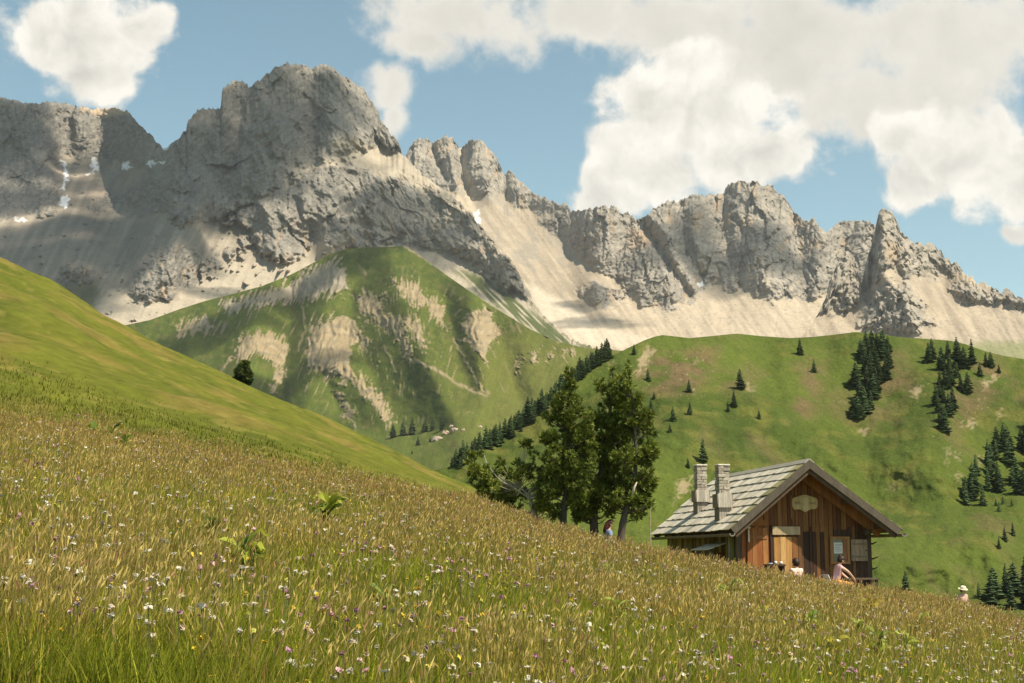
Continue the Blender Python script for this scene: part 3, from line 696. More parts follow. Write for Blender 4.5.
def make_ground():
    a = np.linspace(-34, 34, 480); r = np.concatenate([np.linspace(.3, 6, 14), np.linspace(6.2, 52, 260), np.geomspace(52.5, 420, 210)])
    A, R = np.meshgrid(np.radians(a), r)
    Y = R; X = R * np.tan(A)
    Z = ground_z(X, Y)
    px = 512 + F * CT * X / Y
    n = fbm(X / 9., Y / 9., 5, 211); n2 = fbm(X / 1.5, Y / 1.5, 4, 213)
    c = mixc((.13, .12, .035), (.09, .10, .025), np.clip(.5 + n * 1.5, 0, 1))
    # mown hillside: streaks that run down the slope
    s_ = fbm((X * .75 + Y * .32) / 2.6 + .9 * n, (X - Y) / 60., 5, 215)
    hg = mixc((.115, .122, .014), (.078, .092, .010), np.clip(.5 + s_ * 1.6, 0, 1))
    hg = mixc(hg, (.19, .14, .035), .65 * ss(.0, .35, fbm(X / 5. , Y / 12., 5, 217) + .3 * s_))
    hg = mixc(hg, (.22, .18, .045), .4 * ss(.15, .35, n2 + .3 * s_))
    hg = hg * (1 + .35 * fbm(X / .5, Y / 1.6, 3, 445) + .2 * fbm(X / 1.6, Y / 5., 3, 446))[..., None]
    m = ss(30, 36, Y + 3 * n)
    c = mixc(c, hg, m)
    # trampled earth round the hut
    c = mixc(c, (.22, .18, .11), .5 * np.exp(-(((X - 7.5) / 4.) ** 4 + ((Y - 41) / 4.) ** 4)))
    ob = np_mesh('meadow_ground', np.stack([X, Y, Z], -1).reshape(-1, 3), grid_faces(*X.shape), near_mat, colors=c.reshape(-1, 3))
    ob['kind'] = 'structure'
near_mat = tinted('pasture_turf', (.35, 1.6, 6.), var=.22, rough=.95, bump=1.0, bump_scale=5., bump_dist=.16, spec=.1)
make_ground()
# the valley bottom, one wide sheet below everything
def make_valley():
    x = np.linspace(-16000, 16000, 60); y = np.linspace(-4000, 26000, 60)
    X, Y = np.meshgrid(x, y); Z = -75 + 6 * fbm(X / 900., Y / 900., 3, 221)
    c = mixc(G1, G2, np.clip(.5 + fbm(X / 700., Y / 700., 4, 223), 0, 1))
    ob = np_mesh('valley_ground', np.stack([X, Y, Z], -1).reshape(-1, 3), grid_faces(60, 60), grass_far_mat, colors=c.reshape(-1, 3))
    ob['kind'] = 'structure'
make_valley()
# =====================================================================
# THE HUT  (local frame: u to the right along the gable, v back along the ridge, w up; origin under the ridge in the gable wall)
# =====================================================================
HUT_RZ = math.radians(8.3)
_hx = at(800., 500., 40.)[0]
HUT = Vector((_hx, 40.0, -1.32))
HM = Matrix.Translation(HUT) @ Matrix.Rotation(HUT_RZ, 4, 'Z')
def hut_px(p):
    q = HM @ Vector(p); yc = q.y * CT + q.z * ST; zc = -q.y * ST + q.z * CT
    return 512 + F * q.x / yc, 341.5 - F * zc / yc

wood_wall = tinted('larch_boards', (.5, 1.6, 6.), var=.55, rough=.75, bump=.5, bump_scale=6., bump_dist=.012, stretch=(9, 9, .7), spec=.25)
wood_grey = tinted('weathered_wood', (1.5, 6.), var=.28, rough=.9, bump=.6, bump_scale=6., bump_dist=.014, stretch=(5, 5, 1.5), spec=.2)
shake_mat = tinted('weathered_shakes', (2., 9.), var=.26, rough=.9, bump=.6, bump_scale=7., bump_dist=.014, stretch=(1.2, 6, 1.2), spec=.2)
stone_mat = tinted('rubble_stone', (3., 12.), var=.3, rough=.95, bump=.9, bump_scale=14., bump_dist=.03, spec=.15)
dark_mat = tinted('dark_wood', (3.,), var=.3, rough=.9, spec=.15, stretch=(6, 6, 1))  # plain dark wood tone for the hut core and the basket
iron_mat = tinted('dark_iron', (8.,), var=.2, rough=.6, spec=.4)
paper_mat = tinted('notice_paper', (6.,), var=.06, rough=.8)
glass_mat, _nt, _o = new_mat('window_glass')
_g = _nt('ShaderNodeBsdfPrincipled', {'Base Color': (.02, .022, .025, 1), 'Roughness': .08, 'Specular IOR Level': .6}); _nt.l.new(_g.outputs[0], _o.inputs[0])

AMB = [(.20, .088, .030), (.165, .068, .025), (.23, .108, .038), (.14, .056, .022), (.19, .076, .026), (.10, .042, .019)]
APEX = 3.93; UL, UR = -1.87, 2.0; EL, ER = -2.30, 2.62; EAVE = 2.03; LEN = 7.6; OV = .80
SL = (APEX - EAVE) / -EL; SR = (APEX - EAVE) / ER
def roof_w(u): return APEX - (SL * -u if u < 0 else SR * u)

hut = empty('alpine_hut', HUT, HUT_RZ)
tag(hut, 'small wooden mountain hut with a shake roof and two stone chimneys', 'hut')

def gable_boards():
    m = MB(); rnd = random.Random(3); u = UL
    while u < UR - .01:
        w_ = rnd.uniform(.085, .17); u1 = min(u + w_, UR); mid = (u + u1) / 2
        dep = rnd.uniform(0, .018)
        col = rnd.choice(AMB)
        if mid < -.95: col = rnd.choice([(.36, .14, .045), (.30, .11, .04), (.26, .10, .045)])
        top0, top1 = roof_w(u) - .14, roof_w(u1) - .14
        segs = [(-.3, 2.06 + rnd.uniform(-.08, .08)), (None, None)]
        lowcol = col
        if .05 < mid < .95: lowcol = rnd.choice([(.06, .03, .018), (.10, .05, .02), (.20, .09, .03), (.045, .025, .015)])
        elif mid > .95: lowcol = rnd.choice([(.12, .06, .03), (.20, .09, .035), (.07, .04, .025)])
        g = .006
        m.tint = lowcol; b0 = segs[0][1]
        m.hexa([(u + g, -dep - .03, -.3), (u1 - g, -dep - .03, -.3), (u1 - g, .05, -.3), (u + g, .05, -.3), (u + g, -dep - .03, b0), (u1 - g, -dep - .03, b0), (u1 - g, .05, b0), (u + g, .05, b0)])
        m.tint = col
        m.hexa([(u + g, -dep - .035, b0 + .002), (u1 - g, -dep - .035, b0 + .002), (u1 - g, .05, b0 + .002), (u + g, .05, b0 + .002), (u + g, -dep - .035, top0), (u1 - g, -dep - .035, top1), (u1 - g, .05, top1), (u + g, .05, top0)])
        u = u1
    return m
gable_boards().build('gable_wall', wood_wall, hut)

def side_wall(u0, sgn, name):
    m = MB(); rnd = random.Random(5 + sgn); v = .02; top = roof_w(u0) - .16
    while v < LEN:
        w_ = rnd.uniform(.13, .24); v1 = min(v + w_, LEN); d = rnd.uniform(0, .02)
        m.tint = rnd.choice([(.17, .13, .085), (.24, .19, .13), (.11, .08, .05), (.30, .25, .17), (.14, .13, .06)])
        a, b = (u0 - .03 - d, u0 + .05) if sgn < 0 else (u0 - .05, u0 + .03 + d)
        m.box(a, b, v + .005, v1 - .005, -.3, top)
        v = v1
    m.build(name, wood_grey, hut)
side_wall(UL, -1, 'side_wall'); side_wall(UR, 1, 'side_wall')
m = MB(); m.tint = (.12, .08, .05); m.prism([(UL, -.3), (UR, -.3), (UR, roof_w(UR) - .16), (0, APEX - .16), (UL, roof_w(UL) - .16)], LEN - .05, LEN + .03); m.build('rear_wall', wood_wall, hut)
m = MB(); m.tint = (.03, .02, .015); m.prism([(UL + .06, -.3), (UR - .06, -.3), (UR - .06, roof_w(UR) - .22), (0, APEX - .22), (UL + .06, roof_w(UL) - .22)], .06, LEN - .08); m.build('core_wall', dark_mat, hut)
# corner posts and protruding log ends at the right corner
m = MB(); m.tint = (.07, .045, .03); m.box(UR - .10, UR + .045, -.075, .1, -.3, roof_w(UR) - .15); m.build('corner_post', wood_wall, hut); m = MB(); m.tint = (.10, .07, .045); m.box(UL - .055, UL + .09, -.08, .1, -.3, roof_w(UL) - .15); m.build('corner_post', wood_wall, hut)
for k, w_ in enumerate((1.66, 1.24, .95, .62)):
    m = MB(); m.tint = (.05, .04, .03)
    m.tube([(UR + .02, .03, w_), (UR + .12, .0, w_ - .01), (UR + .24 + .03 * (k % 2), -.02, w_ + .05)], [.028, .024, .012], 6); m.build('log_end', wood_grey, hut, smooth=True)

# roof: deck, shakes in courses, ridge cap, barge boards, rafters
def slope_frame(side):
    sl = SL if side < 0 else SR; L = math.hypot(EL if side < 0 else ER, APEX - EAVE)
    e = Vector((side * (-EL if side < 0 else ER), 0, EAVE - APEX)).normalized()  # down the slope
    n = Vector((side * -e.z, 0, abs(e.x))) if True else None
    n = Vector((abs(e.z) * side, 0, abs(e.x))).normalized()
    return e, n, L
roof = MB(); roof.tint = (.10, .085, .07)
for side in (-1, 1):
    e, n, L = slope_frame(side)
    o = Vector((0, 0, APEX - .005)); V0, V1 = -OV + .04, LEN + .45
    P = [o - n * .11, o + e * (L - .04) - n * .11, o + e * (L - .04) - n * .03, o - n * .03]
    roof.prism([(p.x, p.z) for p in (P if side > 0 else P[::-1])], V0, V1)
roof = roof.build('roof', wood_grey, hut)
def shakes():
    rnd = random.Random(8); m = MB()
    for side in (-1, 1):
        e, n, L = slope_frame(side); o = Vector((0, 0, APEX))
        nc = 8; step = L / nc
        for c in range(nc):
            s0 = c * step - .02; s1 = (c + 1) * step + .075
            v = -OV - .02
            while v < LEN + .47:
                w_ = rnd.uniform(.18, .42); v1 = v + w_
                a = s0 + rnd.uniform(-.01, .01); b = s1 + rnd.uniform(-.015, .02)
                h0 = .004; h1 = .036 + rnd.uniform(-.006, .012); th = .02
                g = rnd.uniform(.72, 1.0) if rnd.random() < .88 else rnd.uniform(.45, .7)
                base = (.60, .54, .43) if rnd.random() < .7 else (.53, .49, .39)
                if v < -OV + .35 and rnd.random() < .7: base = (.32, .29, .14)
                m.tint = tuple(x * g for x in base)
                q = [o + e * a + n * h0, o + e * b + n * h1, o + e * b + n * (h1 + th), o + e * a + n * (h0 + th)]
                y0, y1 = v + .004, v1 - .004
                m.hexa([(q[0].x, y0, q[0].z), (q[1].x, y0, q[1].z), (q[1].x, y1, q[1].z), (q[0].x, y1, q[0].z), (q[3].x, y0, q[3].z), (q[2].x, y0, q[2].z), (q[2].x, y1, q[2].z), (q[3].x, y1, q[3].z)])
                v = v1
    return m
shakes().build('roof_shakes', shake_mat, hut)
m = MB(); m.tint = (.34, .31, .25)
for side in (-1, 1):
    e, n, L = slope_frame(side); o = Vector((0, 0, APEX + .035)); q = [o, o + e * .17, o + e * .17 + n * .03, o + n * .045]
    m.prism([(p.x, p.z) for p in q], -OV - .05, LEN + .5)
m.build('ridge_cap', shake_mat, hut)
# barge boards: outer grey pair and inner brown pair, front and back
for vv, th, dp, colr, off, nm in ((-OV - .045, .05, .20, (.105, .085, .065), .045, 'barge_board'), (-OV + .015, .035, .30, (.10, .065, .04), .03, 'barge_board'), (-.16, .05, .34, (.30, .13, .05), -.07, 'gable_trim'), (LEN + .44, .05, .24, (.17, .15, .12), .03, 'barge_board')):
    for side in (-1, 1):
        e, n, L = slope_frame(side); m = MB(); m.tint = colr
        o = Vector((0, 0, APEX + off)); Lx = L + (.02 if nm == 'barge_board' else -.25)
        q = [o, o + e * Lx, o + e * Lx - n * dp, Vector((0, 0, o.z - dp / abs(e.x) * 1.0))]
        m.prism([(p.x, p.z) for p in q], vv, vv + th); m.build(nm, wood_wall if nm == 'gable_trim' else wood_grey, hut)
for side in (-1, 1):   # purlins carrying the overhang
    e, n, L = slope_frame(side)
    for s in (.06, L * .5, L - .42):
        m = MB(); p = Vector((0, 0, APEX)) + e * s - n * .19; m.tint = (.13, .08, .045)
        m.box(p.x - .06, p.x + .06, -OV + .06, .02, p.z - .07, p.z + .07); m.build('purlin', wood_wall, hut)
    v = .3
    while v < LEN + .3 and side:   # rafter tails under the eaves
        m = MB(); m.tint = (.12, .09, .06); a = Vector((0, 0, APEX)) + e * (L - .62) - n * .17; b = Vector((0, 0, APEX)) + e * (L - .05) - n * .17
        m.hexa([(a.x, v, a.z - .05), (b.x, v, b.z - .04), (b.x, v + .09, b.z - .04), (a.x, v + .09, a.z - .05), (a.x, v, a.z + .05), (b.x, v, b.z + .05), (b.x, v + .09, b.z + .05), (a.x, v + .09, a.z + .05)] if side > 0 else
               [(b.x, v, b.z - .04), (a.x, v, a.z - .05), (a.x, v + .09, a.z - .05), (b.x, v + .09, b.z - .04), (b.x, v, b.z + .05), (a.x, v, a.z + .05), (a.x, v + .09, a.z + .05), (b.x, v + .09, b.z + .05)])
        m.build('rafter', wood_grey, hut); v += .95
# hollowed log gutters
for side in (-1, 1):
    e, n, L = slope_frame(side); c = Vector((0, 0, APEX)) + e * (L + .05) - n * .10
    m = MB(); m.tint = (.20, .175, .14); pts = []
    k = 9; R0, R1 = .085, .055
    poly = [(c.x + R0 * math.cos(math.pi + math.pi * i / k), c.z + R0 * math.sin(math.pi + math.pi * i / k)) for i in range(k + 1)] + [(c.x + R1 * math.cos(2 * math.pi - math.pi * i / k), c.z + .004 + R1 * math.sin(2 * math.pi - math.pi * i / k)) for i in range(k + 1)]
    m.prism(poly, -OV - .30 if side > 0 else -OV - .06, LEN + .5); m.build('gutter', wood_grey, hut)

# chimneys: the foot of each on the near slope
def chimney(pxc, pytop, pybase):
    best = None
    for u in np.linspace(-2.1, -.3, 90):
        for v in np.linspace(-.4, 6.5, 120):
            a = hut_px((u, v, roof_w(u)))
            d = abs(a[0] - pxc) + abs(a[1] - pybase)
            if best is None or d < best[0]: best = (d, u, v)
    _, u, v = best; w0 = roof_w(u); wt = w0
    while hut_px((u, v, wt))[1] > pytop: wt += .01
    h = wt - w0; a = .165; b = .2
    rnd = random.Random(int(pxc))
    t = empty('chimney', (u, v + b, w0)); t.parent = hut
    m = MB()
    # rubble courses
    z = h * .42
    while z < h - .02:
        hh = min(rnd.uniform(.06, .12), h - z); x = -a
        for fx in (-1, 1):
            pass
        cuts = sorted([-a, a] + [rnd.uniform(-a * .6, a * .6)])
        for x0, x1 in zip(cuts[:-1], cuts[1:]):
            for (y0, y1) in ((-b, -.01), (-.01, b)):
                g = rnd.uniform(.7, 1.15); m.tint = (.42 * g, .37 * g, .30 * g); j = rnd.uniform(-.012, .014)
                m.box(x0 - j + .003, x1 + j - .003, y0 - j + .003, y1 + j - .003, z + .004, z + hh - .004)
        m.tint = (.30, .26, .2); m.box(-a + .02, a - .02, -b + .02, b - .02, z, z + hh)
        z += hh
    m.build('stone_stack', stone_mat, t, bevel=.008)
    m = MB(); m.tint = (.55, .5, .42); m.box(-a - .02, a + .02, -b - .02, b + .02, h, h + .05)
    m.build('cap_stone', stone_mat, t, bevel=.015)
    m = MB()   # lower shaft cased in boards
    m.tint = (.3, .27, .22); m.box(-a + .02, a - .02, -b + .02, b - .02, -.5, h * .44)
    for k in range(5):
        x0 = -a - .01 + k * (2 * a + .02) / 5
        g = rnd.uniform(.7, 1.1); m.tint = (.37 * g, .33 * g, .28 * g); m.box(x0 + .003, x0 + (2 * a + .02) / 5 - .003, -b - .025, -b + .02, -.45, h * .3)
    m.tint = (.2, .17, .13); m.box(-a - .03, -a + .018, -b + .005, b, -.45, h * .3); m.box(a - .018, a + .03, -b + .005, b, -.45, h * .3)
    m.build('boarded_shaft', wood_grey, t)
    m = MB()   # flared skirt of split boards
    for k in range(6):
        x0 = -a - .05 + k * (2 * a + .1) / 6; g = rnd.uniform(.75, 1.1); m.tint = (.42 * g, .38 * g, .32 * g); x1 = x0 + (2 * a + .1) / 6
        m.hexa([(x0 + .003, -b - .085, h * .2), (x1 - .003, -b - .085, h * .2), (x1 - .003, -b - .055, h * .2), (x0 + .003, -b - .055, h * .2), (x0 * .92, -b - .045, h * .47), (x1 * .92, -b - .045, h * .47), (x1 * .92, -b - .012, h * .47), (x0 * .92, -b - .012, h * .47)])
    m.tint = (.24, .2, .15)
    m.box(-a - .07, -a - .035, -b - .05, b + .05, h * .2, h * .46); m.box(a + .035, a + .07, -b - .05, b + .05, h * .2, h * .46)
    m.build('board_skirt', wood_grey, t)
    return t
ch1 = chimney(703, 466, 511); ch2 = chimney(725, 466, 518)
ch1['label'] = 'rear stone chimney, boarded below'; ch2['label'] = 'front stone chimney, boarded below'

def gp(px, py, v=-.06):
    """(u, w) in the gable plane under a photo pixel"""
    best = None
    for u in np.linspace(-2.2, 2.4, 47):
        for w in np.linspace(-.2, 3.8, 41):
            a = hut_px((u, v, w)); d = (a[0] - px) ** 2 + (a[1] - py) ** 2
            if best is None or d < best[0]: best = (d, u, w)
    _, u, w = best
    for _ in range(12):
        a = hut_px((u, v, w)); u += (px - a[0]) / 36.; w -= (py - a[1]) / 36.
    return u, w
print('hut check', hut_px((0, -OV, APEX)), hut_px((UL, 0, 2)), hut_px((UR, 0, 1)), hut_px((EL, -OV, EAVE)), hut_px((ER, -OV, EAVE)), hut_px((0, LEN, APEX)), hut_px((EL, LEN, EAVE)))

# door
u0, w1 = gp(773.5, 537); u1, _ = gp(797.5, 537)
m = MB(); rnd = random.Random(2); n = 4; wd = (u1 - u0) / n
door = MB()
for k in range(n):
    door.tint = [(.42, .21, .065), (.50, .29, .11), (.46, .24, .08), (.28, .115, .035)][k]
    door.box(u0 + k * wd + .004, u0 + (k + 1) * wd - .004, -.085 - .008 * (k % 2), -.052, -.05, w1)
door = door.build('door', wood_wall, hut)
m = MB(); m.tint = (.06, .05, .045); m.tube([(u1 - .08, -.10, .92), (u1 - .08, -.145, .92), (u1 - .16, -.145, .93)], .012, 6); m.build('handle', iron_mat, door)
m = MB(); m.tint = (.45, .33, .2); a, b = gp(772, 535.5)[0], gp(799.5, 535)[0]; wl0, wl1 = gp(780, 534.8)[1], gp(780, 526.5)[1]
m.box(a, b, -.12, -.05, wl0, wl1); m.tint = (.14, .07, .03); m.box(u1 + .005, u1 + .10, -.1, -.045, -.1, wl0 - .004); m.tint = (.05, .03, .02); m.box(u0 - .10, u0 - .005, -.09, -.045, -.1, wl1 + .03); m.build('door_frame', wood_wall, hut)
# open door leaf folded against the wall, left
a, b = gp(746.5, 530)[0], gp(767, 530)[0]; wt = gp(756, 528)[1]
m = MB(); n = 4
for k in range(n):
    m.tint = [(.25, .09, .028), (.32, .13, .04), (.27, .09, .028), (.36, .16, .05)][k]; s = (b - a) / n
    m.box(a + k * s + .004, a + (k + 1) * s - .004, -.10 - .006 * (k % 2), -.056, .05, wt)
for wv in (.35, wt - .30):
    m.tint = (.30, .13, .05); m.box(a + .02, b - .02, -.125, -.108, wv, wv + .09)
leaf = m.build('door_leaf', wood_wall, hut)
m = MB(); m.tint = (.27, .11, .035); m.box(a - .02, b + .02, -.1, -.052, wt + .06, wt + .24); m.build('lintel_board', wood_wall, hut)
# window with frame, pane, notice and shutter
a, w1 = gp(829.5, 536.5); b, w0 = gp(850, 564)
fr = empty('window', (0, 0, 0)); fr.parent = hut
m = MB(); m.tint = (.34, .17, .065); t_ = .075
m.box(a, b, -.10, -.05, w1 - t_, w1); m.box(a, a + t_, -.1, -.05, w0, w1 - t_ - .002); m.box(b - t_, b, -.1, -.05, w0, w1 - t_ - .002); m.box(a + t_ + .002, b - t_ - .002, -.1, -.05, w0, w0 + t_)
m.build('frame', wood_wall, fr)
m = MB(); m.box(a + t_, b - t_, -.062, -.054, w0 + t_, w1 - t_); m.build('pane', glass_mat, fr)
m = MB(); m.tint = (.30, .14, .06); m.box(b - t_ - .13, b - t_ - .004, -.078, -.064, w0 + t_ + .003, w1 - t_ - .003); m.build('inner_board', wood_wall, fr)
na, nw1 = gp(833.5, 542.5); nb, nw0 = gp(843.5, 553.5)
m = MB(); m.tint = (.62, .60, .56); m.box(na, nb, -.069, -.066, nw0, nw1)
m.tint = (.25, .24, .24)
for k, fr_ in enumerate((.8, .68, .5, .36, .2)):
    wv = nw0 + (nw1 - nw0) * fr_; m.box(na + .03, nb - .03 - .03 * (k % 3), -.0705, -.0695, wv, wv + .012)
m.build('notice', paper_mat, fr)
a, w1 = gp(849.8, 539.5); b, w0 = gp(867, 561)
m = MB(); n = 4; s = (b - a) / n
for k in range(n):
    g = [.95, 1.1, 1., .9][k]; m.tint = (.30 * g, .215 * g, .145 * g); m.box(a + k * s + .003, a + (k + 1) * s - .003, -.135, -.105, w0, w1)
m.tint = (.2, .15, .1); m.box(a + .02, b - .02, -.15, -.137, w0 + .1, w0 + .15); m.box(a + .02, b - .02, -.15, -.137, w1 - .15, w1 - .1)
sh = m.build('shutter', wood_grey, hut)
m = MB(); m.tint = (.04, .04, .04); m.tube([(b - .05, -.15, (w0 + w1) / 2), (b - .05, -.18, (w0 + w1) / 2)], .022, 6); m.build('latch', iron_mat, sh)

# carved sign board
cu, cw = gp(804.5, 503.3); sx, sz = .38, .24
out = []
for i in range(64):
    t = 2 * math.pi * i / 64; x = math.cos(t); z = math.sin(t)
    X = sx * (abs(x) ** .42) * (1 if x > 0 else -1)
    Z = sz * .72 * (abs(z) ** .5) * (1 if z > 0 else -1)
    Z += (.075 * math.exp(-(X / .17) ** 2) if z > 0 else -.085 * math.exp(-(X / .1) ** 4) - .03 * math.exp(-((X + .3) / .05) ** 2)) if abs(z) > .2 else 0
    out.append((cu + X, cw + Z))
m = MB(); m.tint = (.50, .36, .17); m.prism(out, -.10, -.06)
sg = m.build('sign_board', wood_wall, hut)
m = MB(); m.tint = (.60, .46, .27)
m.prism([(cu + (x - cu) * .99, cw + (z - cw) * .99) for x, z in out[::-1]][::-1], -.106, -.102) if False else None
rnd = random.Random(4)
m.tint = (.56, .42, .24); m.ball((cu - .02, -.10, cw - .15), (.085, .03, .085), 12, 8); m.ball((cu, -.10, cw + .05), (.10, .022, .13), 12, 8)
m.tint = (.2, .12, .05)
for k in range(6):
    x = cu - .3 + k * .03; m.box(x, x + .012, -.107, -.099, cw - .03, cw + .045 + .01 * (k % 2))
for k in range(6):
    x = cu + .13 + k * .033; m.box(x, x + .012, -.107, -.099, cw - .03, cw + .03 + .012 * ((k + 1) % 2))
m.build('carving', wood_wall, sg)
m = MB(); m.tint = (.22, .09, .035); m.box(cu - .42, cu - .37, -.075, -.03, cw - .45, cw + .22); m.build('batten', wood_wall, hut); m = MB(); m.tint = (.22, .09, .035); m.box(cu + .40, cu + .47, -.075, -.03, cw - .55, cw + .3); m.build('batten', wood_wall, hut)

# little shelter roof on posts against the long side, near the front
lr = MB()
for k in range(3):
    lr.tint = [(.40, .37, .30), (.52, .48, .38), (.58, .54, .42)][k]
    ua, ub = UL - .06 - k * .2, UL - .06 - (k + 1) * .2 - .03; wa, wb = 1.66 - k * .055 - k * .012, 1.66 - (k + 1) * .055 - k * .012
    lr.hexa([(ub, .75, wb), (ua, .75, wa), (ua, 2.35, wa), (ub, 2.35, wb), (ub, .75, wb + .03), (ua, .75, wa + .03), (ua, 2.35, wa + .03), (ub, 2.35, wb + .03)])
lt = lr.build('lean_to_roof', shake_mat, hut)
for v in (.95, 2.2):
    m = MB(); m.tint = (.2, .17, .12); m.tube([(UL - .05, v, 1.05), (UL - .55, v, 1.44)], .03, 6); m.build('bracket', wood_grey, lt)
m = MB(); m.tint = (.08, .035, .02); m.box(UL - .065, UL - .052, .95, 1.95, .3, 1.4); m.build('side_door', wood_wall, hut)
for v, c_ in ((.12, (.16, .18, .05)), (.38, (.33, .29, .25)), (.62, (.18, .19, .07))):
    m = MB(); m.tint = c_; m.box(UL - .115, UL - .06, v, v + .13, -.3, 1.86); m.build('side_batten', wood_grey, hut)

# things on the gable wall
hu, hw = gp(748, 527); t_ = bpy.data.objects
m = MB(); m.tint = (.75, .72, .68); m.box(hu - .018, hu + .018, -.125, -.105, hw - .42, hw - .08); m.tint = (.7, .68, .62); m.ball((hu, -.12, hw - .02), (.05, .05, .035)); m.tube([(hu, -.1, hw + .06), (hu, -.12, hw - .1)], .008, 5)
ob = m.build('wind_chime', paper_mat, None, smooth=False); ob.matrix_world = HM; tag(ob, 'thin white wind chime hanging left of the hut door', 'wind chime')
bu, bw = gp(864, 531)
bk = MB(); bk.tint = (.06, .05, .035)
bk.tube([(bu, -.3, bw + .22), (bu, -.3, bw + .02)], .006, 5)
rings = []
for i in range(7):
    t = i / 6; rings.append((bu, -.3, bw - .14 + .18 * t))
bk.tube(rings, [.05, .09, .11, .12, .122, .12, .125], 12)
ob = bk.build('hanging_basket', dark_mat, None); ob.matrix_world = HM; tag(ob, 'dark basket hanging under the right eave above the shutter', 'basket')

# rain barrel-like trough / table in the shade below the shutter
tb = empty('table', HM @ Vector((1.35, -.75, 0)), HUT_RZ); tag(tb, 'dark wooden table against the hut beneath the open shutter', 'table')
m = MB(); m.tint = (.10, .07, .045)
for k in range(4): m.box(-.5, .5, -.32 + k * .16 + .004, -.32 + (k + 1) * .16 - .004, .66, .70)
m.build('table_top', wood_wall, tb)
for sx_ in (-.42, .42):
    for sy_ in (-.25, .25):
        m = MB(); m.tint = (.08, .055, .035); m.box(sx_ - .035, sx_ + .035, sy_ - .035, sy_ + .035, 0, .66); m.build('leg', wood_wall, tb)
# guessed stand with white dishes, for an unclear dark shape left of the door
bn = empty('serving_stand', HM @ Vector((-.98, -.5, 0)), HUT_RZ); tag(bn, 'tall dark stand left of the hut door with white dishes on it', 'stand')
m = MB(); m.tint = (.05, .035, .025); m.box(-.26, .26, -.2, .2, 1.03, 1.08); m.build('top_board', wood_wall, bn)
for sx_ in (-.2, .2):
    m = MB(); m.tint = (.05, .035, .025); m.box(sx_ - .04, sx_ + .04, -.17, .17, 0, 1.03); m.build('leg', wood_wall, bn)
for k, (x, y) in enumerate(((-.13, 0), (.05, .03), (.17, -.05))):
    m = MB(); m.tint = (.8, .8, .8); rr = [(.085, .03), (.04, .08), (.05, .07)][k]
    m.tube([(0, 0, 0), (0, 0, rr[1] * .5), (0, 0, rr[1])], [rr[0] * .7, rr[0] * .9, rr[0]], 12)
    ob = m.build(['dish', 'mug', 'bowl'][k], paper_mat, None, smooth=True); ob.matrix_world = HM @ Matrix.Translation((-.98 + x, -.5 + y, 1.082))
    tag(ob, ['flat white dish on the dark stand left of the door', 'small white mug on the dark stand left of the door', 'white bowl at the door end of the dark stand'][k], ['dish', 'mug', 'bowl'][k])
# =====================================================================
# TREES
# =====================================================================
needle_mat = tinted('pine_needles', (1.5, 6.), var=.22, rough=.6, spec=.3, translucent=.22)
bark_mat = tinted('pine_bark', (4., 14.), var=.35, rough=.95, bump=.8, bump_scale=20., bump_dist=.03, stretch=(1, 1, .35))
far_needle_mat = tinted('spruce_needles', (.25, .9), var=.25, rough=.8, spec=.15)
_nt = NT(far_needle_mat); _b = [n for n in _nt.n if n.type == 'BSDF_PRINCIPLED'][0]; _src = _b.inputs[0].links[0].from_socket
_r = _nt('ShaderNodeObjectInfo').outputs['Random']; _r = _nt.math('MULTIPLY_ADD', _r, .9, .75)
_c = _nt('ShaderNodeCombineColor', {0: _r, 1: _r, 2: _r}).outputs[0]; _nt.l.new(_nt.mix(1.0, _src, _c, 'MULTIPLY'), _b.inputs[0])
far_bark_mat = tinted('spruce_bark', (1.,), var=.2, rough=.9)

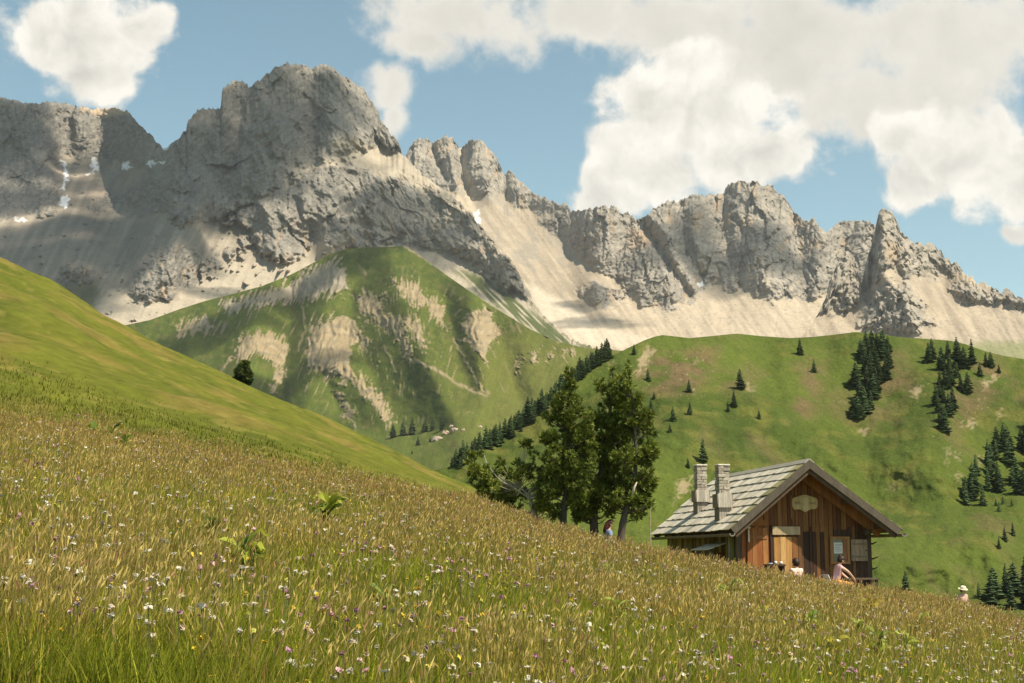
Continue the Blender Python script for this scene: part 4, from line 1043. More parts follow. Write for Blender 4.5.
def tuft_crown(name, clumps, rnd, parent, lean_up=.45, needles=13, ln=(.08, .15), wd=.011, base=(.130, .165, .025)):
    """clumps: list of (centre Vector, radius). Needle tufts scattered through each clump, pointing outwards and up"""
    P0 = []; D0 = []; S0 = []; K0 = []
    for c, r in clumps:
        nt_ = int(40 * (r / .22) ** 2)
        cc = rnd.normal(0, .16)
        d = rnd.normal(size=(nt_, 3)); d /= np.linalg.norm(d, axis=1)[:, None]
        rad = r * rnd.uniform(.25, 1.0, nt_) ** .6
        p = np.array(c)[None] + d * rad[:, None] * np.array([1, 1, .9])
        dd = d + np.array([0, 0, lean_up]) + rnd.normal(0, .25, (nt_, 3)); dd /= np.linalg.norm(dd, axis=1)[:, None]
        P0.append(p); D0.append(dd); S0.append(rnd.uniform(.75, 1.25, nt_)); K0.append(cc + rnd.normal(0, .12, nt_))
    P = np.concatenate(P0); D = np.concatenate(D0); S = np.concatenate(S0); K = np.concatenate(K0)
    N = len(P); M = needles
    P = np.repeat(P, M, 0); D = np.repeat(D, M, 0); S = np.repeat(S, M); K = np.repeat(K, M)
    nd = D * .9 + rnd.normal(0, .55, (N * M, 3)); nd /= np.linalg.norm(nd, axis=1)[:, None]
    L = S * rnd.uniform(ln[0], ln[1], N * M)
    side = np.cross(nd, rnd.normal(size=(N * M, 3))); side /= np.linalg.norm(side, axis=1)[:, None]
    w = wd * S
    a = P + side * w[:, None]; b = P - side * w[:, None]; tip = P + nd * L[:, None]
    mid = P + nd * (L * .55)[:, None]
    V = np.stack([b, a, mid + side * (w * 1.1)[:, None], tip, mid - side * (w * 1.1)[:, None]], 1).reshape(-1, 3)
    i = np.arange(N * M) * 5
    Fq = np.stack([i, i + 1, i + 2, i + 4], 1); Ft = np.stack([i + 4, i + 2, i + 3], 1)
    g = np.clip(1 + K + rnd.normal(0, .15, N * M), .45, 1.8)
    base = np.array(base)
    col = base[None] * g[:, None]
    yel = np.clip(K * 2.2, 0, 1)[:, None]
    col = col * (1 - yel) + np.array([.21, .235, .03])[None] * yel
    dry = (rnd.uniform(size=N * M) < .02)[:, None]
    col = np.where(dry, np.array([.22, .11, .04])[None], col)
    col = np.repeat(col, 5, 0)
    return np_mesh(name, V, [Fq, Ft], needle_mat, colors=col, smooth=False, parent=parent)

def stone_pine(label, Y, trunk_px, lobes, seed, trunk_r=.10, bare=(), clump_r=.22, dens=1.0, barkc=(.16, .13, .10), group=None, extra_trunks=(), lean=.8, stubs=(), base=(.130, .165, .025)):
    """trunk_px: list of (px,py,dY); lobes: (px,py,rx_px,ry_px,n,dY) ellipses of foliage"""
    rnd = np.random.RandomState(seed)
    sc_ = Y / F
    b0 = atv(trunk_px[0][0], trunk_px[0][1], Y + trunk_px[0][2]); gz = float(ground_z(b0.x, b0.y))
    origin = Vector((b0.x, b0.y, gz))
    t = empty('stone_pine', origin); tag(t, label, 'pine tree', group)
    def line(pts):
        return [atv(p[0], p[1], Y + p[2]) - origin for p in pts]
    tl = line(trunk_px); tl = [Vector((tl[0].x, tl[0].y, -.15))] + tl
    m = MB(); m.tint = barkc
    def smooth_line(ps, k=4):
        out = []
        for i in range(len(ps) - 1):
            p0 = ps[max(i - 1, 0)]; p1 = ps[i]; p2 = ps[i + 1]; p3 = ps[min(i + 2, len(ps) - 1)]
            for j in range(k):
                s = j / k
                out.append(.5 * ((2 * p1) + (p2 - p0) * s + (2 * p0 - 5 * p1 + 4 * p2 - p3) * s * s + (3 * p1 - p0 - 3 * p2 + p3) * s ** 3))
        return out + [ps[-1]]
    skel = []
    allt = [(tl, trunk_r)] + [(line(p), r) for p, r in extra_trunks]
    tr = MB(); tr.tint = barkc
    for ps, r in allt:
        sp = smooth_line(ps); n = len(sp)
        rr = [r * (1 - .82 * i / (n - 1)) * (1 + .06 * rnd.normal()) for i in range(n)]
        if ps is tl: rr[0] = r * 1.35
        tr.tube(sp, rr, 9); skel += [(p, q) for p, q in zip(sp, rr)]
    tr.build('trunk', bark_mat, t, smooth=True)
    clumps = []; br = MB(); br.tint = barkc
    for px, py, rx, ry, n, dY in lobes:
        for _ in range(int(n * dens * .74)):
            a = rnd.uniform(0, 2 * math.pi); q = math.sqrt(rnd.uniform(0, 1)); e = rnd.uniform(-1, 1) * math.sqrt(max(0, 1 - q * q * .8))
            x = px + rx * .93 * q * math.cos(a); y = py + ry * q * math.sin(a)
            c = atv(x, y, Y + dY + e * (rx + ry) * .5 * sc_) - origin
            r = clump_r * rnd.uniform(.5, 1.0) * (.55 + .45 * min(1, rx / 10.))
            clumps.append((tuple(c), r))
            # limb from the nearest stretch of trunk that lies a little lower
            best = min(skel, key=lambda s: (s[0] - c).length + .6 * max(0, s[0].z - c.z + .15 + .25 * Vector((s[0].x - c.x, s[0].y - c.y)).length))
            p0, rr = best; mid = (p0 + c) * .5 - Vector((0, 0, .10 * (c - p0).length)) + Vector(rnd.normal(0, .03, 3))
            r0 = min(rr * .6, .012 + .014 * (c - p0).length)
            br.tube([p0, mid, c], [r0, r0 * .7, r0 * .3], 5, cap=False)
    for pts in bare:
        ps = smooth_line(line(pts)); bl = MB(); bl.tint = (.34, .30, .24); bl.tube(ps, [.022 * (1 - .6 * i / len(ps)) for i in range(len(ps))], 6); bl.build('bare_limb', bark_mat, t, smooth=True)
    br.build('branch', bark_mat, t, smooth=True)
    for pts in stubs:
        s_ = MB(); s_.tint = (.62, .52, .40); ps = line(pts); s_.tube(ps, [.045, .035, .012][:len(ps)], 6); s_.build('dead_branch', bark_mat, t, smooth=True)
    tuft_crown('crown', clumps, rnd, t, lean_up=lean, base=base)
    return t

stone_pine('low twisted pine with pale bare limbs, leftmost of the group by the hut', 39.0,
    [(535, 520, 0), (533, 508, 0), (529, 497, 0), (520, 487, .1)],
    [(477, 468, 10, 18, 15, .0), (489, 486, 14, 16, 18, .2), (505, 478, 10, 10, 8, .3), (519, 468, 12, 14, 14, 0), (525, 452, 6, 12, 7, 0), (512, 498, 16, 12, 16, .3), (538, 478, 12, 16, 16, .1), (545, 498, 12, 14, 15, -.2), (552, 508, 10, 10, 8, -.3), (500, 462, 6, 8, 3, 0), (495, 476, 12, 10, 6, -.3), (550, 488, 12, 14, 8, -.2), (536, 462, 6, 8, 4, 0)], 11, trunk_r=.12,
    bare=[[(531, 500, -.1), (514, 488, -.2), (500, 480, -.2), (488, 465, -.1), (484, 455, 0)]],
    clump_r=.16, barkc=(.33, .28, .22))
stone_pine('tall slender stone pine with a pointed top and dark trunk', 38.4,
    [(563, 533, 0), (564, 510, 0), (567, 480, 0), (568, 440, 0), (569, 400, 0), (570, 370, 0)],
    [(570, 368, 1, 5, 4, 0), (570, 377, 3, 6, 5, 0), (569, 388, 6, 7, 8, 0), (566, 402, 13, 10, 14, 0), (560, 418, 14, 9, 13, .1), (578, 420, 14, 10, 14, -.1), (558, 437, 16, 11, 18, .1), (580, 440, 16, 12, 18, 0), (556, 456, 14, 10, 16, 0), (578, 460, 18, 12, 22, -.1), (558, 474, 15, 10, 16, 0), (580, 480, 18, 11, 20, -.1), (566, 492, 15, 8, 12, 0), (585, 497, 9, 7, 9, 0), (556, 488, 12, 9, 10, 0), (572, 502, 14, 7, 10, 0), (550, 470, 8, 8, 6, 0)], 12, trunk_r=.12, clump_r=.185, barkc=(.06, .05, .04))
stone_pine('broad stone pine with ragged double top in the middle of the clump', 38.9,
    [(595, 542, 0), (594, 525, 0), (596, 500, 0), (603, 460, 0), (609, 420, 0), (613, 380, 0)],
    [(612, 370, 1, 6, 4, 0), (611, 379, 4, 6, 5, 0), (629, 372, 2, 8, 5, 0), (605, 388, 8, 9, 8, .1), (616, 396, 12, 11, 14, 0), (602, 410, 10, 10, 10, .1), (622, 410, 12, 10, 13, 0), (606, 430, 15, 12, 18, 0), (622, 436, 14, 12, 15, .2), (598, 452, 13, 12, 15, .1), (616, 460, 17, 12, 19, .1), (600, 476, 14, 12, 16, 0), (586, 504, 12, 10, 11, -.2), (602, 500, 14, 11, 14, -.1), (585, 516, 12, 7, 8, -.1), (612, 486, 12, 10, 11, 0), (600, 512, 14, 7, 9, 0), (590, 490, 12, 10, 10, 0)], 13, trunk_r=.15, clump_r=.19,
    extra_trunks=[([(603, 460, 0), (616, 425, .1), (624, 395, .1), (629, 372, .1)], .05)], barkc=(.08, .065, .05))
stone_pine('stone pine with leaning dark trunk and torn pale branch, rightmost of the clump', 38.2,
    [(621, 545, 0), (622, 528, 0), (626, 510, 0), (633, 490, 0), (636, 455, 0), (634, 420, 0), (630, 380, 0)],
    [(629, 373, 3, 8, 4, 0), (625, 386, 9, 9, 9, 0), (632, 400, 8, 9, 8, 0), (641, 418, 9, 10, 11, 0), (647, 432, 8, 11, 10, 0), (632, 428, 12, 12, 15, .1), (640, 452, 15, 12, 18, 0), (650, 462, 7, 9, 7, 0), (626, 462, 13, 12, 15, 0), (644, 478, 13, 10, 14, 0), (652, 486, 7, 8, 6, 0), (624, 484, 12, 10, 11, 0), (642, 497, 11, 8, 9, -.1), (618, 504, 9, 7, 6, -.1), (628, 500, 8, 8, 6, .2), (636, 508, 12, 8, 9, .2), (612, 498, 12, 12, 12, .1), (648, 500, 8, 8, 7, 0)], 14, trunk_r=.13, clump_r=.185,
    stubs=[[(632, 498, -.25), (634, 488, -.3), (637, 482, -.35)]], barkc=(.085, .07, .055))

# dark bushy young pine on the left hillside
def bushy(label, px, py_base, h_px, Y):
    p = atv(px, py_base, Y); gz = float(ground_z(p.x, p.y)); t = empty('young_pine', (p.x, p.y, gz)); tag(t, label, 'pine tree')
    h = h_px / F * Y; rnd = np.random.RandomState(4)
    m = MB(); m.tint = (.1, .08, .06); m.tube([(0, 0, -.1), (0, 0, h * .8)], [.09, .02], 6); m.build('trunk', bark_mat, t)
    cl = []
    for k in range(46):
        z = rnd.uniform(.12, .95); r = .46 * h * (1 - z) ** .6 * rnd.uniform(.1, 1); a = rnd.uniform(0, 6.28)
        cl.append(((r * math.cos(a), r * math.sin(a), z * h), .17 * h))
    tuft_crown('crown', cl, rnd, t, needles=7, ln=(.14, .26), wd=.025, base=(.03, .055, .015))
bushy('lone dark bushy pine on the grassy ridge at left', 243, 388, 21, 112.)

# ------------------------------------------------- far conifers
def make_conifer(seed, slim=1.0):
    """unit-height conifer; returns root with trunk and crown children"""
    rnd = random.Random(seed); root = empty('conifer', (0, 0, 0))
    m = MB(); m.tint = (.09, .07, .055); m.tube([(0, 0, -.06), (0, 0, .3), (0, 0, .93)], [.022, .015, .003], 5); m.build('trunk', far_bark_mat, root)
    m = MB(); lv = 15
    for i in range(lv):
        z = .07 + .88 * (i / (lv - 1)) ** .95
        R = (.30 * (1 - z) ** .8 + .02) * slim
        nb = max(4, int(9 * (1 - z) + 4)); a0 = rnd.uniform(0, 6.28)
        for k in range(nb):
            if rnd.random() < .12: continue
            a = a0 + 6.283 * k / nb + rnd.uniform(-.25, .25); r = R * rnd.uniform(.6, 1.2); ca, sa = math.cos(a), math.sin(a)
            zz = z + rnd.uniform(-.02, .02); dr = rnd.uniform(.02, .065) * (1.1 - z); w = r * rnd.uniform(.28, .42)
            g = rnd.uniform(.7, 1.35); m.tint = (.046 * g, .070 * g, .026 * g)
            tip = (ca * r, sa * r, zz - dr); inn = (0, 0, zz + .035)
            l = (ca * r * .6 - sa * w, sa * r * .6 + ca * w, zz - dr * .3 - .012); q = (ca * r * .6 + sa * w, sa * r * .6 - ca * w, zz - dr * .3 - .012)
            low = (ca * r * .55, sa * r * .55, zz - dr - .035)
            m.add([inn, l, tip, q, low], [(0, 1, 2), (0, 2, 3), (1, 4, 2), (4, 3, 2), (0, 4, 1), (0, 3, 4)])
    m.tint = (.03, .05, .022); m.tube([(0, 0, .85), (0, 0, 1.0)], [.018, .002], 4)
    m.build('crown', far_needle_mat, root)
    return root
_protos = [make_conifer(21), make_conifer(22, .85), make_conifer(23, 1.15), make_conifer(24, .95)]
_used = set()
def conifer(ch, px, py, hpx, label, group=None, seed=None, wide=1.0, point=None):
    k = random.randrange(4) if seed is None else seed % 4
    if k not in _used: r = _protos[k]; _used.add(k)
    else: r = copy_tree(_protos[k])
    p = point if point is not None else chart_point(ch, px, py)
    h = hpx / F * p.y * 1.15; wide *= random.uniform(.8, 1.15); h *= random.uniform(.85, 1.1)
    r.location = p; r.scale = (h * wide, h * wide, h); r.rotation_euler = (0, 0, random.uniform(0, 6.28))
    tag(r, label, 'conifer', group)
    return r
CF = random.Random(77); random.seed(99)
single = [(800, 355, 15, 'lone conifer just below the skyline in the middle of the green hill'), (814, 372, 13, 'small conifer right of and below the lone skyline one'),
 (740, 389, 19, 'tallest lone conifer halfway up the green hill above the hut chimneys'), (734, 407, 14, 'middle-sized conifer beside a smaller one below the tallest lone tree'), (727.5, 411, 9, 'small conifer at the left foot of its bigger neighbour mid slope'),
 (759, 419, 8, 'tiny round conifer right of the pair in mid slope'), (689, 392, 12, 'slim conifer among pebbles on the upper left of the green hill'), (690, 414, 13, 'slim pale conifer above the stony streak mid slope'), (673, 421, 13, 'thin pale conifer between two others left of the stony streak'),
 (651, 414, 15, 'dark conifer just right of the stone pine crowns'), (648, 381, 12, 'conifer beneath the bare earth scar near the hill crest'), (670, 432, 8, 'smallest thin sapling below the thin pale conifer'), (703, 462, 21, 'tall thin pale conifer right above the hut chimneys'), (688.5, 468, 10, 'short dark conifer left of the tall thin one above the chimneys'),
 (634, 355, 10, 'short broad conifer near the crest left of the bare scar'), (906, 596, 22, 'dark young conifer at the meadow edge right of the hut'), (979, 599, 14, 'small conifer at the left end of the lower right thicket'),
 (1005, 541, 12, 'small conifer on the lower right slope, lower of two'), (1013, 535, 12, 'small conifer on the lower right slope, upper of two'), (999, 548, 9, 'bushy little conifer below the pair on the lower right slope'), (654, 399, 7, 'tiny conifer between two larger ones near the stone pines'),
 (894, 597, 7, 'seedling conifer left of the dark one at the meadow edge')]
for px, py, h, lb in single: conifer(chE, px, py, h, lb, 'conifers scattered over the green hill')
c1 = lambda x, y: (640 + x * .375, 320 + y * .375)
topc = [(598, 115), (610, 98), (625, 108), (645, 98), (660, 88), (600, 140), (615, 145), (635, 140), (663, 126), (575, 178), (605, 172), (620, 185), (640, 168), (655, 158), (610, 205), (625, 208), (590, 228), (600, 250), (615, 238), (580, 262), (572, 250), (630, 190), (590, 100), (604, 70), (618, 75), (632, 78), (647, 70), (588, 215)]
for x, y in topc:
    px, py = c1(x, y); conifer(chE, px, py, CF.uniform(16, 23), 'dark conifer packed in the tall clump under the middle of the hill crest', 'conifer clump under the hill crest', wide=1.15)
rc = [(780, 102), (771, 112), (820, 100), (806, 132), (826, 142), (850, 118), (864, 128), (884, 115), (845, 152), (857, 188), (800, 172), (815, 182), (830, 168), (800, 205), (812, 218), (834, 238), (795, 245), (810, 262), (825, 255), (800, 290), (816, 298), (874, 192), (790, 225), (805, 275), (845, 100)]
for x, y in rc:
    px, py = c1(x, y); conifer(chE, px, py, CF.uniform(14, 21), 'dark conifer in the loose wood descending the right part of the hill', 'loose wood on the right of the hill', wide=1.1)
for x, y, lb in ((908, 150, 'lone conifer right of the loose wood near the crest'), (922, 124, 'left of two small conifers close together near the right crest'), (936, 124, 'right of two small conifers close together near the right crest'), (958, 140, 'tiny rightmost conifer near the crest')):
    px, py = c1(x, y); conifer(chE, px, py, 13 if y != 140 else 8, lb, 'conifers near the right crest')
def in_poly(x, y, p):
    ins = False
    for i in range(len(p)):
        ax, ay = p[i]; bx, by = p[(i + 1) % len(p)]
        if (ay > y) != (by > y) and x < (bx - ax) * (y - ay) / (by - ay) + ax: ins = not ins
    return ins
def scatter(poly, n, mind):
    xs = [p[0] for p in poly]; ys = [p[1] for p in poly]; out = []
    for _ in range(n * 60):
        x = CF.uniform(min(xs), max(xs)); y = CF.uniform(min(ys), max(ys))
        if in_poly(x, y, poly) and all((x - a) ** 2 + ((y - b) * 1.3) ** 2 > mind * mind for a, b in out): out.append((x, y))
        if len(out) >= n: break
    return out
for px, py in scatter([(959, 503), (962, 488), (978, 470), (992, 452), (1005, 440), (1022, 430), (1080, 400), (1110, 470), (1040, 490), (1000, 502), (975, 508)], 62, 5.2):
    conifer(chE, px, py, CF.uniform(17, 25), 'dark conifer in the dense forest at the right edge of the picture', 'forest at the right edge', wide=1.15)
for px, py in scatter([(975, 508), (1010, 500), (1020, 506), (990, 514)], 5, 7):
    conifer(chE, px, py, CF.uniform(6, 9), 'bush-sized conifer at the foot of the right edge forest', 'bush conifers at the forest foot')
for px, py in scatter([(984, 606), (988, 598), (1005, 590), (1024, 584), (1060, 580), (1060, 612), (1000, 612)], 14, 7.5):
    conifer(chE, px, py, CF.uniform(22, 36), 'dark conifer in the thicket at the lower right corner of the slope', 'thicket at the lower right', wide=1.15)
# forest strip up the gully
base = [(455, 464), (466, 458), (476, 453), (490, 443), (500, 437), (513, 430), (526, 420), (536, 412), (546, 406), (559, 393), (570, 382), (579, 372), (588, 364), (596, 357), (604, 351), (609, 348)]
def strip(t):
    k = t * (len(base) - 1); i = min(int(k), len(base) - 2); f = k - i
    return base[i][0] * (1 - f) + base[i + 1][0] * f, base[i][1] * (1 - f) + base[i + 1][1] * f
for r_, n_, off, hh in ((0, 42, 1.5, (13, 20)), (1, 36, -1.0, (15, 21)), (2, 26, 4.5, (9, 15))):
    for k in range(n_):
        x, y = strip((k + CF.uniform(.1, .9)) / n_); 
        if r_ == 2: x += CF.uniform(0, 5)
        sy = pl(silE, x); p = chart_point(chE, x, max(y + off, sy + .3))
        if r_ == 1: p = Vector((p.x - 2., p.y + 9., p.z - 2.5))
        conifer(chE, x, y, CF.uniform(*hh), 'dark conifer in the long forest strip climbing between the two green slopes', 'forest strip in the gully', point=p, wide=1.1)
for x, y, h, lb in ((393, 438, 12, 'leftmost conifer of the little row by the rocks in the valley'), (403, 436, 13, 'second conifer of the little row left of the valley rocks'), (412, 435, 15, 'tallest left-hand conifer of the little valley row'), (425, 432, 14, 'left conifer behind the valley boulder'), (433, 430, 15, 'middle conifer behind the valley boulder'),
                    (442, 429, 13, 'right conifer behind the valley boulder'), (418, 445, 8, 'short conifer below the row left of the valley boulder'), (412, 454, 4, 'seedling conifer lowest in the valley meadow'), (430, 442, 5, 'tiny conifer left of the boulder base')):
    conifer(chD, x, y, h, lb, 'conifers by the valley rocks')
# valley rocks
rk = tinted('valley_boulder', (.1, .5, 2.), var=.3, rough=.95, bump=1., bump_scale=.6, bump_dist=1.2)
def boulder(x, y, wpx, label, col, seed, ch=None):
    ch = ch or chD
    p = chart_point(ch, x, y); r = wpx / F * p.y / 2; rnd = np.random.RandomState(seed)
    bm = bmesh.new(); bmesh.ops.create_icosphere(bm, subdivisions=4, radius=1)
    for v in bm.verts:
        c = v.co; n = float(fbm(c.x * 1.3 + seed, c.y * 1.3 + c.z, 4, seed)); q = float(np.abs(pn(c.x * 2 + c.z, c.y * 2 - c.z, seed + 3)))
        v.co = Vector((c.x, c.y * .8, c.z * .7)) * (1 + .5 * n - .3 * q)
    me = bpy.data.meshes.new('boulder'); bm.to_mesh(me); bm.free()
    a = me.color_attributes.new('tint', 'FLOAT_COLOR', 'POINT'); a.data.foreach_set('color', np.tile(np.array([*col, 1], np.float32), len(me.vertices)))
    me.materials.append(rk); o = bpy.data.objects.new('boulder', me); C.objects.link(o); o.location = p; o.scale = (r, r, r); tag(o, label, 'boulder', 'rocks in the valley'); return o
for a in ((437, 440, 12, 'largest grey boulder in the valley meadow below the small conifers', (.34, .27, .22), 1), (446, 434, 10, 'reddish rock just right of the large valley boulder', (.38, .27, .2), 2), (455, 431, 9, 'pale rock between the reddish rock and the forest strip', (.42, .33, .25), 3), (452, 427, 6, 'small rock above the pale one by the forest strip', (.42, .34, .26), 4), (480, 427, 5, 'small pinkish rock at the edge of the forest strip', (.45, .33, .25), 5), (463, 430, 5, 'low rock left of the forest strip', (.36, .27, .2), 6)):
    boulder(*a)
# =====================================================================
# PEOPLE
# =====================================================================
skin_mat = tinted('skin', (8.,), var=.08, rough=.55, spec=.3, col=(.58, .36, .25))
def flat_mat(name, col, rough=.85): return tinted(name, (12.,), var=.12, rough=rough, col=col, bump=.3, bump_scale=30., bump_dist=.01)
hair_dark = flat_mat('dark_brown_hair', (.035, .02, .015), .5); hair_red = flat_mat('auburn_hair', (.06, .018, .014), .5)

def skin_mesh(name, joints, edges, radii, root, mat, parent, sub=2):
    me = bpy.data.meshes.new(name); names = list(joints)
    me.from_pydata([joints[n] for n in names], [(names.index(a), names.index(b)) for a, b in edges], [])
    ob = bpy.data.objects.new(name, me); C.objects.link(ob)
    ob.modifiers.new('skin', 'SKIN'); s = ob.modifiers.new('sub', 'SUBSURF'); s.levels = sub; s.render_levels = sub
    sv = me.skin_vertices[0].data
    for i, n in enumerate(names):
        r = radii[n]; sv[i].radius = r if hasattr(r, '__len__') else (r, r); sv[i].use_root = (n == root)
    bpy.context.view_layer.update()
    dg = bpy.context.evaluated_depsgraph_get(); me2 = bpy.data.meshes.new_from_object(ob.evaluated_get(dg))
    ob.modifiers.clear(); ob.data = me2; bpy.data.meshes.remove(me)
    me2.polygons.foreach_set('use_smooth', [True] * len(me2.polygons))
    if not me2.color_attributes.get('tint'):
        a = me2.color_attributes.new('tint', 'FLOAT_COLOR', 'POINT'); a.data.foreach_set('color', np.ones(len(me2.vertices) * 4, np.float32))
    me2.materials.clear(); me2.materials.append(mat)
    ob.parent = parent
    return ob

def person(label, loc, rz, J, top, legs, hair, scale=1.0, hat=None, hair_style='long', sleeves=.5, skirt=False):
    """J: joints in a frame facing +y; loc is the ground point"""
    t = empty('person', loc, rz); t.scale = (scale,) * 3; tag(t, label, 'person')
    V = {k: Vector(v) for k, v in J.items()}
    j = {}; e = []; r = {}
    j['pelvis'] = V['pelvis']; r['pelvis'] = (.145, .11)
    ch = V['neck'].lerp(V['pelvis'], .30); j['waist'] = V['pelvis'].lerp(ch, .5); r['waist'] = (.12, .095); j['chest'] = ch; r['chest'] = (.15, .105)
    j['neck'] = V['neck']; r['neck'] = .055; hd = (V['head'] - V['neck']); j['nape'] = V['neck'] + hd * .35; r['nape'] = .05
    j['head'] = V['head']; r['head'] = (.075, .09); j['crown_top'] = V['head'] + hd.normalized() * .075; r['crown_top'] = (.055, .065)
    j['face'] = V['head'] + V['face'] * .055 - hd.normalized() * .03; r['face'] = .05
    e += [('pelvis', 'waist'), ('waist', 'chest'), ('chest', 'neck'), ('neck', 'nape'), ('nape', 'head'), ('head', 'crown_top'), ('head', 'face')]
    for s in 'lr':
        sh, el, wr, ha = (V[x + s] for x in ('sh', 'el', 'wr', 'ha'))
        hp, kn, an, to = (V[x + s] for x in ('hp', 'kn', 'an', 'to'))
        j['sh' + s] = sh; r['sh' + s] = .058; j['el' + s] = el; r['el' + s] = .042; j['wr' + s] = wr; r['wr' + s] = .028
        d = (ha - wr).normalized(); side = d.cross(Vector((0, 0, 1)));
        if side.length < .1: side = Vector((1, 0, 0))
        side.normalize(); pm = wr + d * .07; j['pm' + s] = pm; r['pm' + s] = (.036, .018)
        e += [('chest', 'sh' + s), ('sh' + s, 'el' + s), ('el' + s, 'wr' + s), ('wr' + s, 'pm' + s)]
        for q, (o_, L) in enumerate(((-.03, .068), (-.01, .078), (.01, .074), (.03, .058))):
            a = pm + side * o_ + d * .025; b = a + d * L * .5 - Vector((0, 0, .008)); c = b + d * L * .42 - Vector((0, 0, .022))
            for nm, p in (('a', a), ('b', b), ('c', c)): j[f'f{q}{nm}{s}'] = p; r[f'f{q}{nm}{s}'] = .009
            e += [('pm' + s, f'f{q}a{s}'), (f'f{q}a{s}', f'f{q}b{s}'), (f'f{q}b{s}', f'f{q}c{s}')]
        a = wr + d * .035 + side * -.035; b = a + d * .035 - side * .018
        j['ta' + s] = a; j['tb' + s] = b; r['ta' + s] = .012; r['tb' + s] = .009; e += [('wr' + s, 'ta' + s), ('ta' + s, 'tb' + s)]
        j['hp' + s] = hp; r['hp' + s] = .09; j['kn' + s] = kn; r['kn' + s] = .06; j['an' + s] = an; r['an' + s] = .038; j['to' + s] = to; r['to' + s] = (.042, .028)
        cf = kn.lerp(an, .35); j['cf' + s] = cf; r['cf' + s] = .055
        e += [('pelvis', 'hp' + s), ('hp' + s, 'kn' + s), ('kn' + s, 'cf' + s), ('cf' + s, 'an' + s), ('an' + s, 'to' + s)]
    skin_mesh('body', j, e, r, 'pelvis', skin_mat, t)
    # shirt
    g = .018; sj = {k: j[k] for k in ('pelvis', 'waist', 'chest', 'shl', 'shr')}; sj['collar'] = V['neck'] - hd * .15; sr = {'pelvis': (.16, .125), 'waist': (.14, .115), 'chest': (.168, .122), 'shl': .074, 'shr': .074, 'collar': .075}
    for s in 'lr': sj['sl' + s] = V['sh' + s].lerp(V['el' + s], sleeves); sr['sl' + s] = .06
    skin_mesh('shirt', sj, [('pelvis', 'waist'), ('waist', 'chest'), ('chest', 'collar'), ('chest', 'shl'), ('chest', 'shr'), ('shl', 'sll'), ('shr', 'slr')], sr, 'pelvis', top, t)
    tj = {'pelvis': j['pelvis'] - Vector((0, 0, .01))}; trr = {'pelvis': (.158, .122)}; te = []
    for s in 'lr':
        tj['h' + s] = V['hp' + s]; tj['k' + s] = V['kn' + s]; tj['a' + s] = V['kn' + s].lerp(V['an' + s], .8); trr['h' + s] = .105; trr['k' + s] = .074; trr['a' + s] = .055
        te += [('pelvis', 'h' + s), ('h' + s, 'k' + s), ('k' + s, 'a' + s)]
    skin_mesh('trousers', tj, te, trr, 'pelvis', legs, t)
    # face details
    f = V['face'].normalized(); up = hd.normalized(); sd = f.cross(up).normalized(); H = V['head']
    m = MB(); c = H + f * .105 - up * .02; m.ball(c, (.013, .016, .018)); 
    for q in (-1, 1): m.ball(H + sd * q * .083 - up * .005, (.014, .02, .03))
    m.build('nose_and_ears', skin_mat, t, smooth=True)
    m = MB()
    for q in (-1, 1): m.ball(H + f * .098 + sd * q * .032 + up * .012, .012)
    m.build('eyes', hair_dark, t, smooth=True)
    m = MB(); m.ball(H + f * .10 - up * .055, (.022, .012, .007)); m.build('mouth', flat_mat('lips', (.4, .12, .1)), t, smooth=True)
    # hair: a cap leaving the face free
    def cap(rad, lift, back, mat, name, cut):
        bm = bmesh.new(); bmesh.ops.create_uvsphere(bm, u_segments=20, v_segments=14, radius=1)
        R = Matrix((sd, f, up)).transposed()
        kill = []
        for v in bm.verts:
            c = v.co.copy()
            if c.y > cut and c.z < .35: kill.append(v)
        bmesh.ops.delete(bm, geom=kill, context='VERTS')
        for v in bm.verts:
            c = v.co; n = 1 + .05 * math.sin(c.x * 19 + c.z * 7) ; p = Vector((c.x * rad[0] * n, c.y * rad[1] * n - back, c.z * rad[2] + lift)); v.co = H + R @ p
        me = bpy.data.meshes.new(name); bm.to_mesh(me); bm.free(); a = me.color_attributes.new('tint', 'FLOAT_COLOR', 'POINT'); a.data.foreach_set('color', np.ones(len(me.vertices) * 4, np.float32))
        me.materials.append(mat); me.polygons.foreach_set('use_smooth', [True] * len(me.polygons)); o = bpy.data.objects.new(name, me); C.objects.link(o); o.parent = t; return o
    cap((.10, .118, .125), .022, .012, hair, 'hair', .35)
    if hair_style == 'bun':
        m = MB(); m.ball(H + up * .10 - f * .09, (.055, .055, .05)); m.build('hair_bun', hair, t, smooth=True)
    elif hair_style == 'long':
        m = MB(); m.tube([H - f * .03 + up * .06, H - f * .045, H - f * .06 - up * .10, H - f * .075 - up * .20, H - f * .08 - up * .25], [.06, .088, .08, .06, .02], 14); m.build('long_hair', hair, t, smooth=True)
    if hat:
        m = MB(); a = H + up * .055
        brim = [(a + up * z) for z in (0, .006, .012)]
        m.tube([a + up * .0, a + up * .012], [.185, .18], 22); m.tube([a + up * .013, a + up * .06, a + up * .10, a + up * .125], [.118, .115, .098, .05], 16)
        m.build('sun_hat', hat, t, smooth=False)
    return t

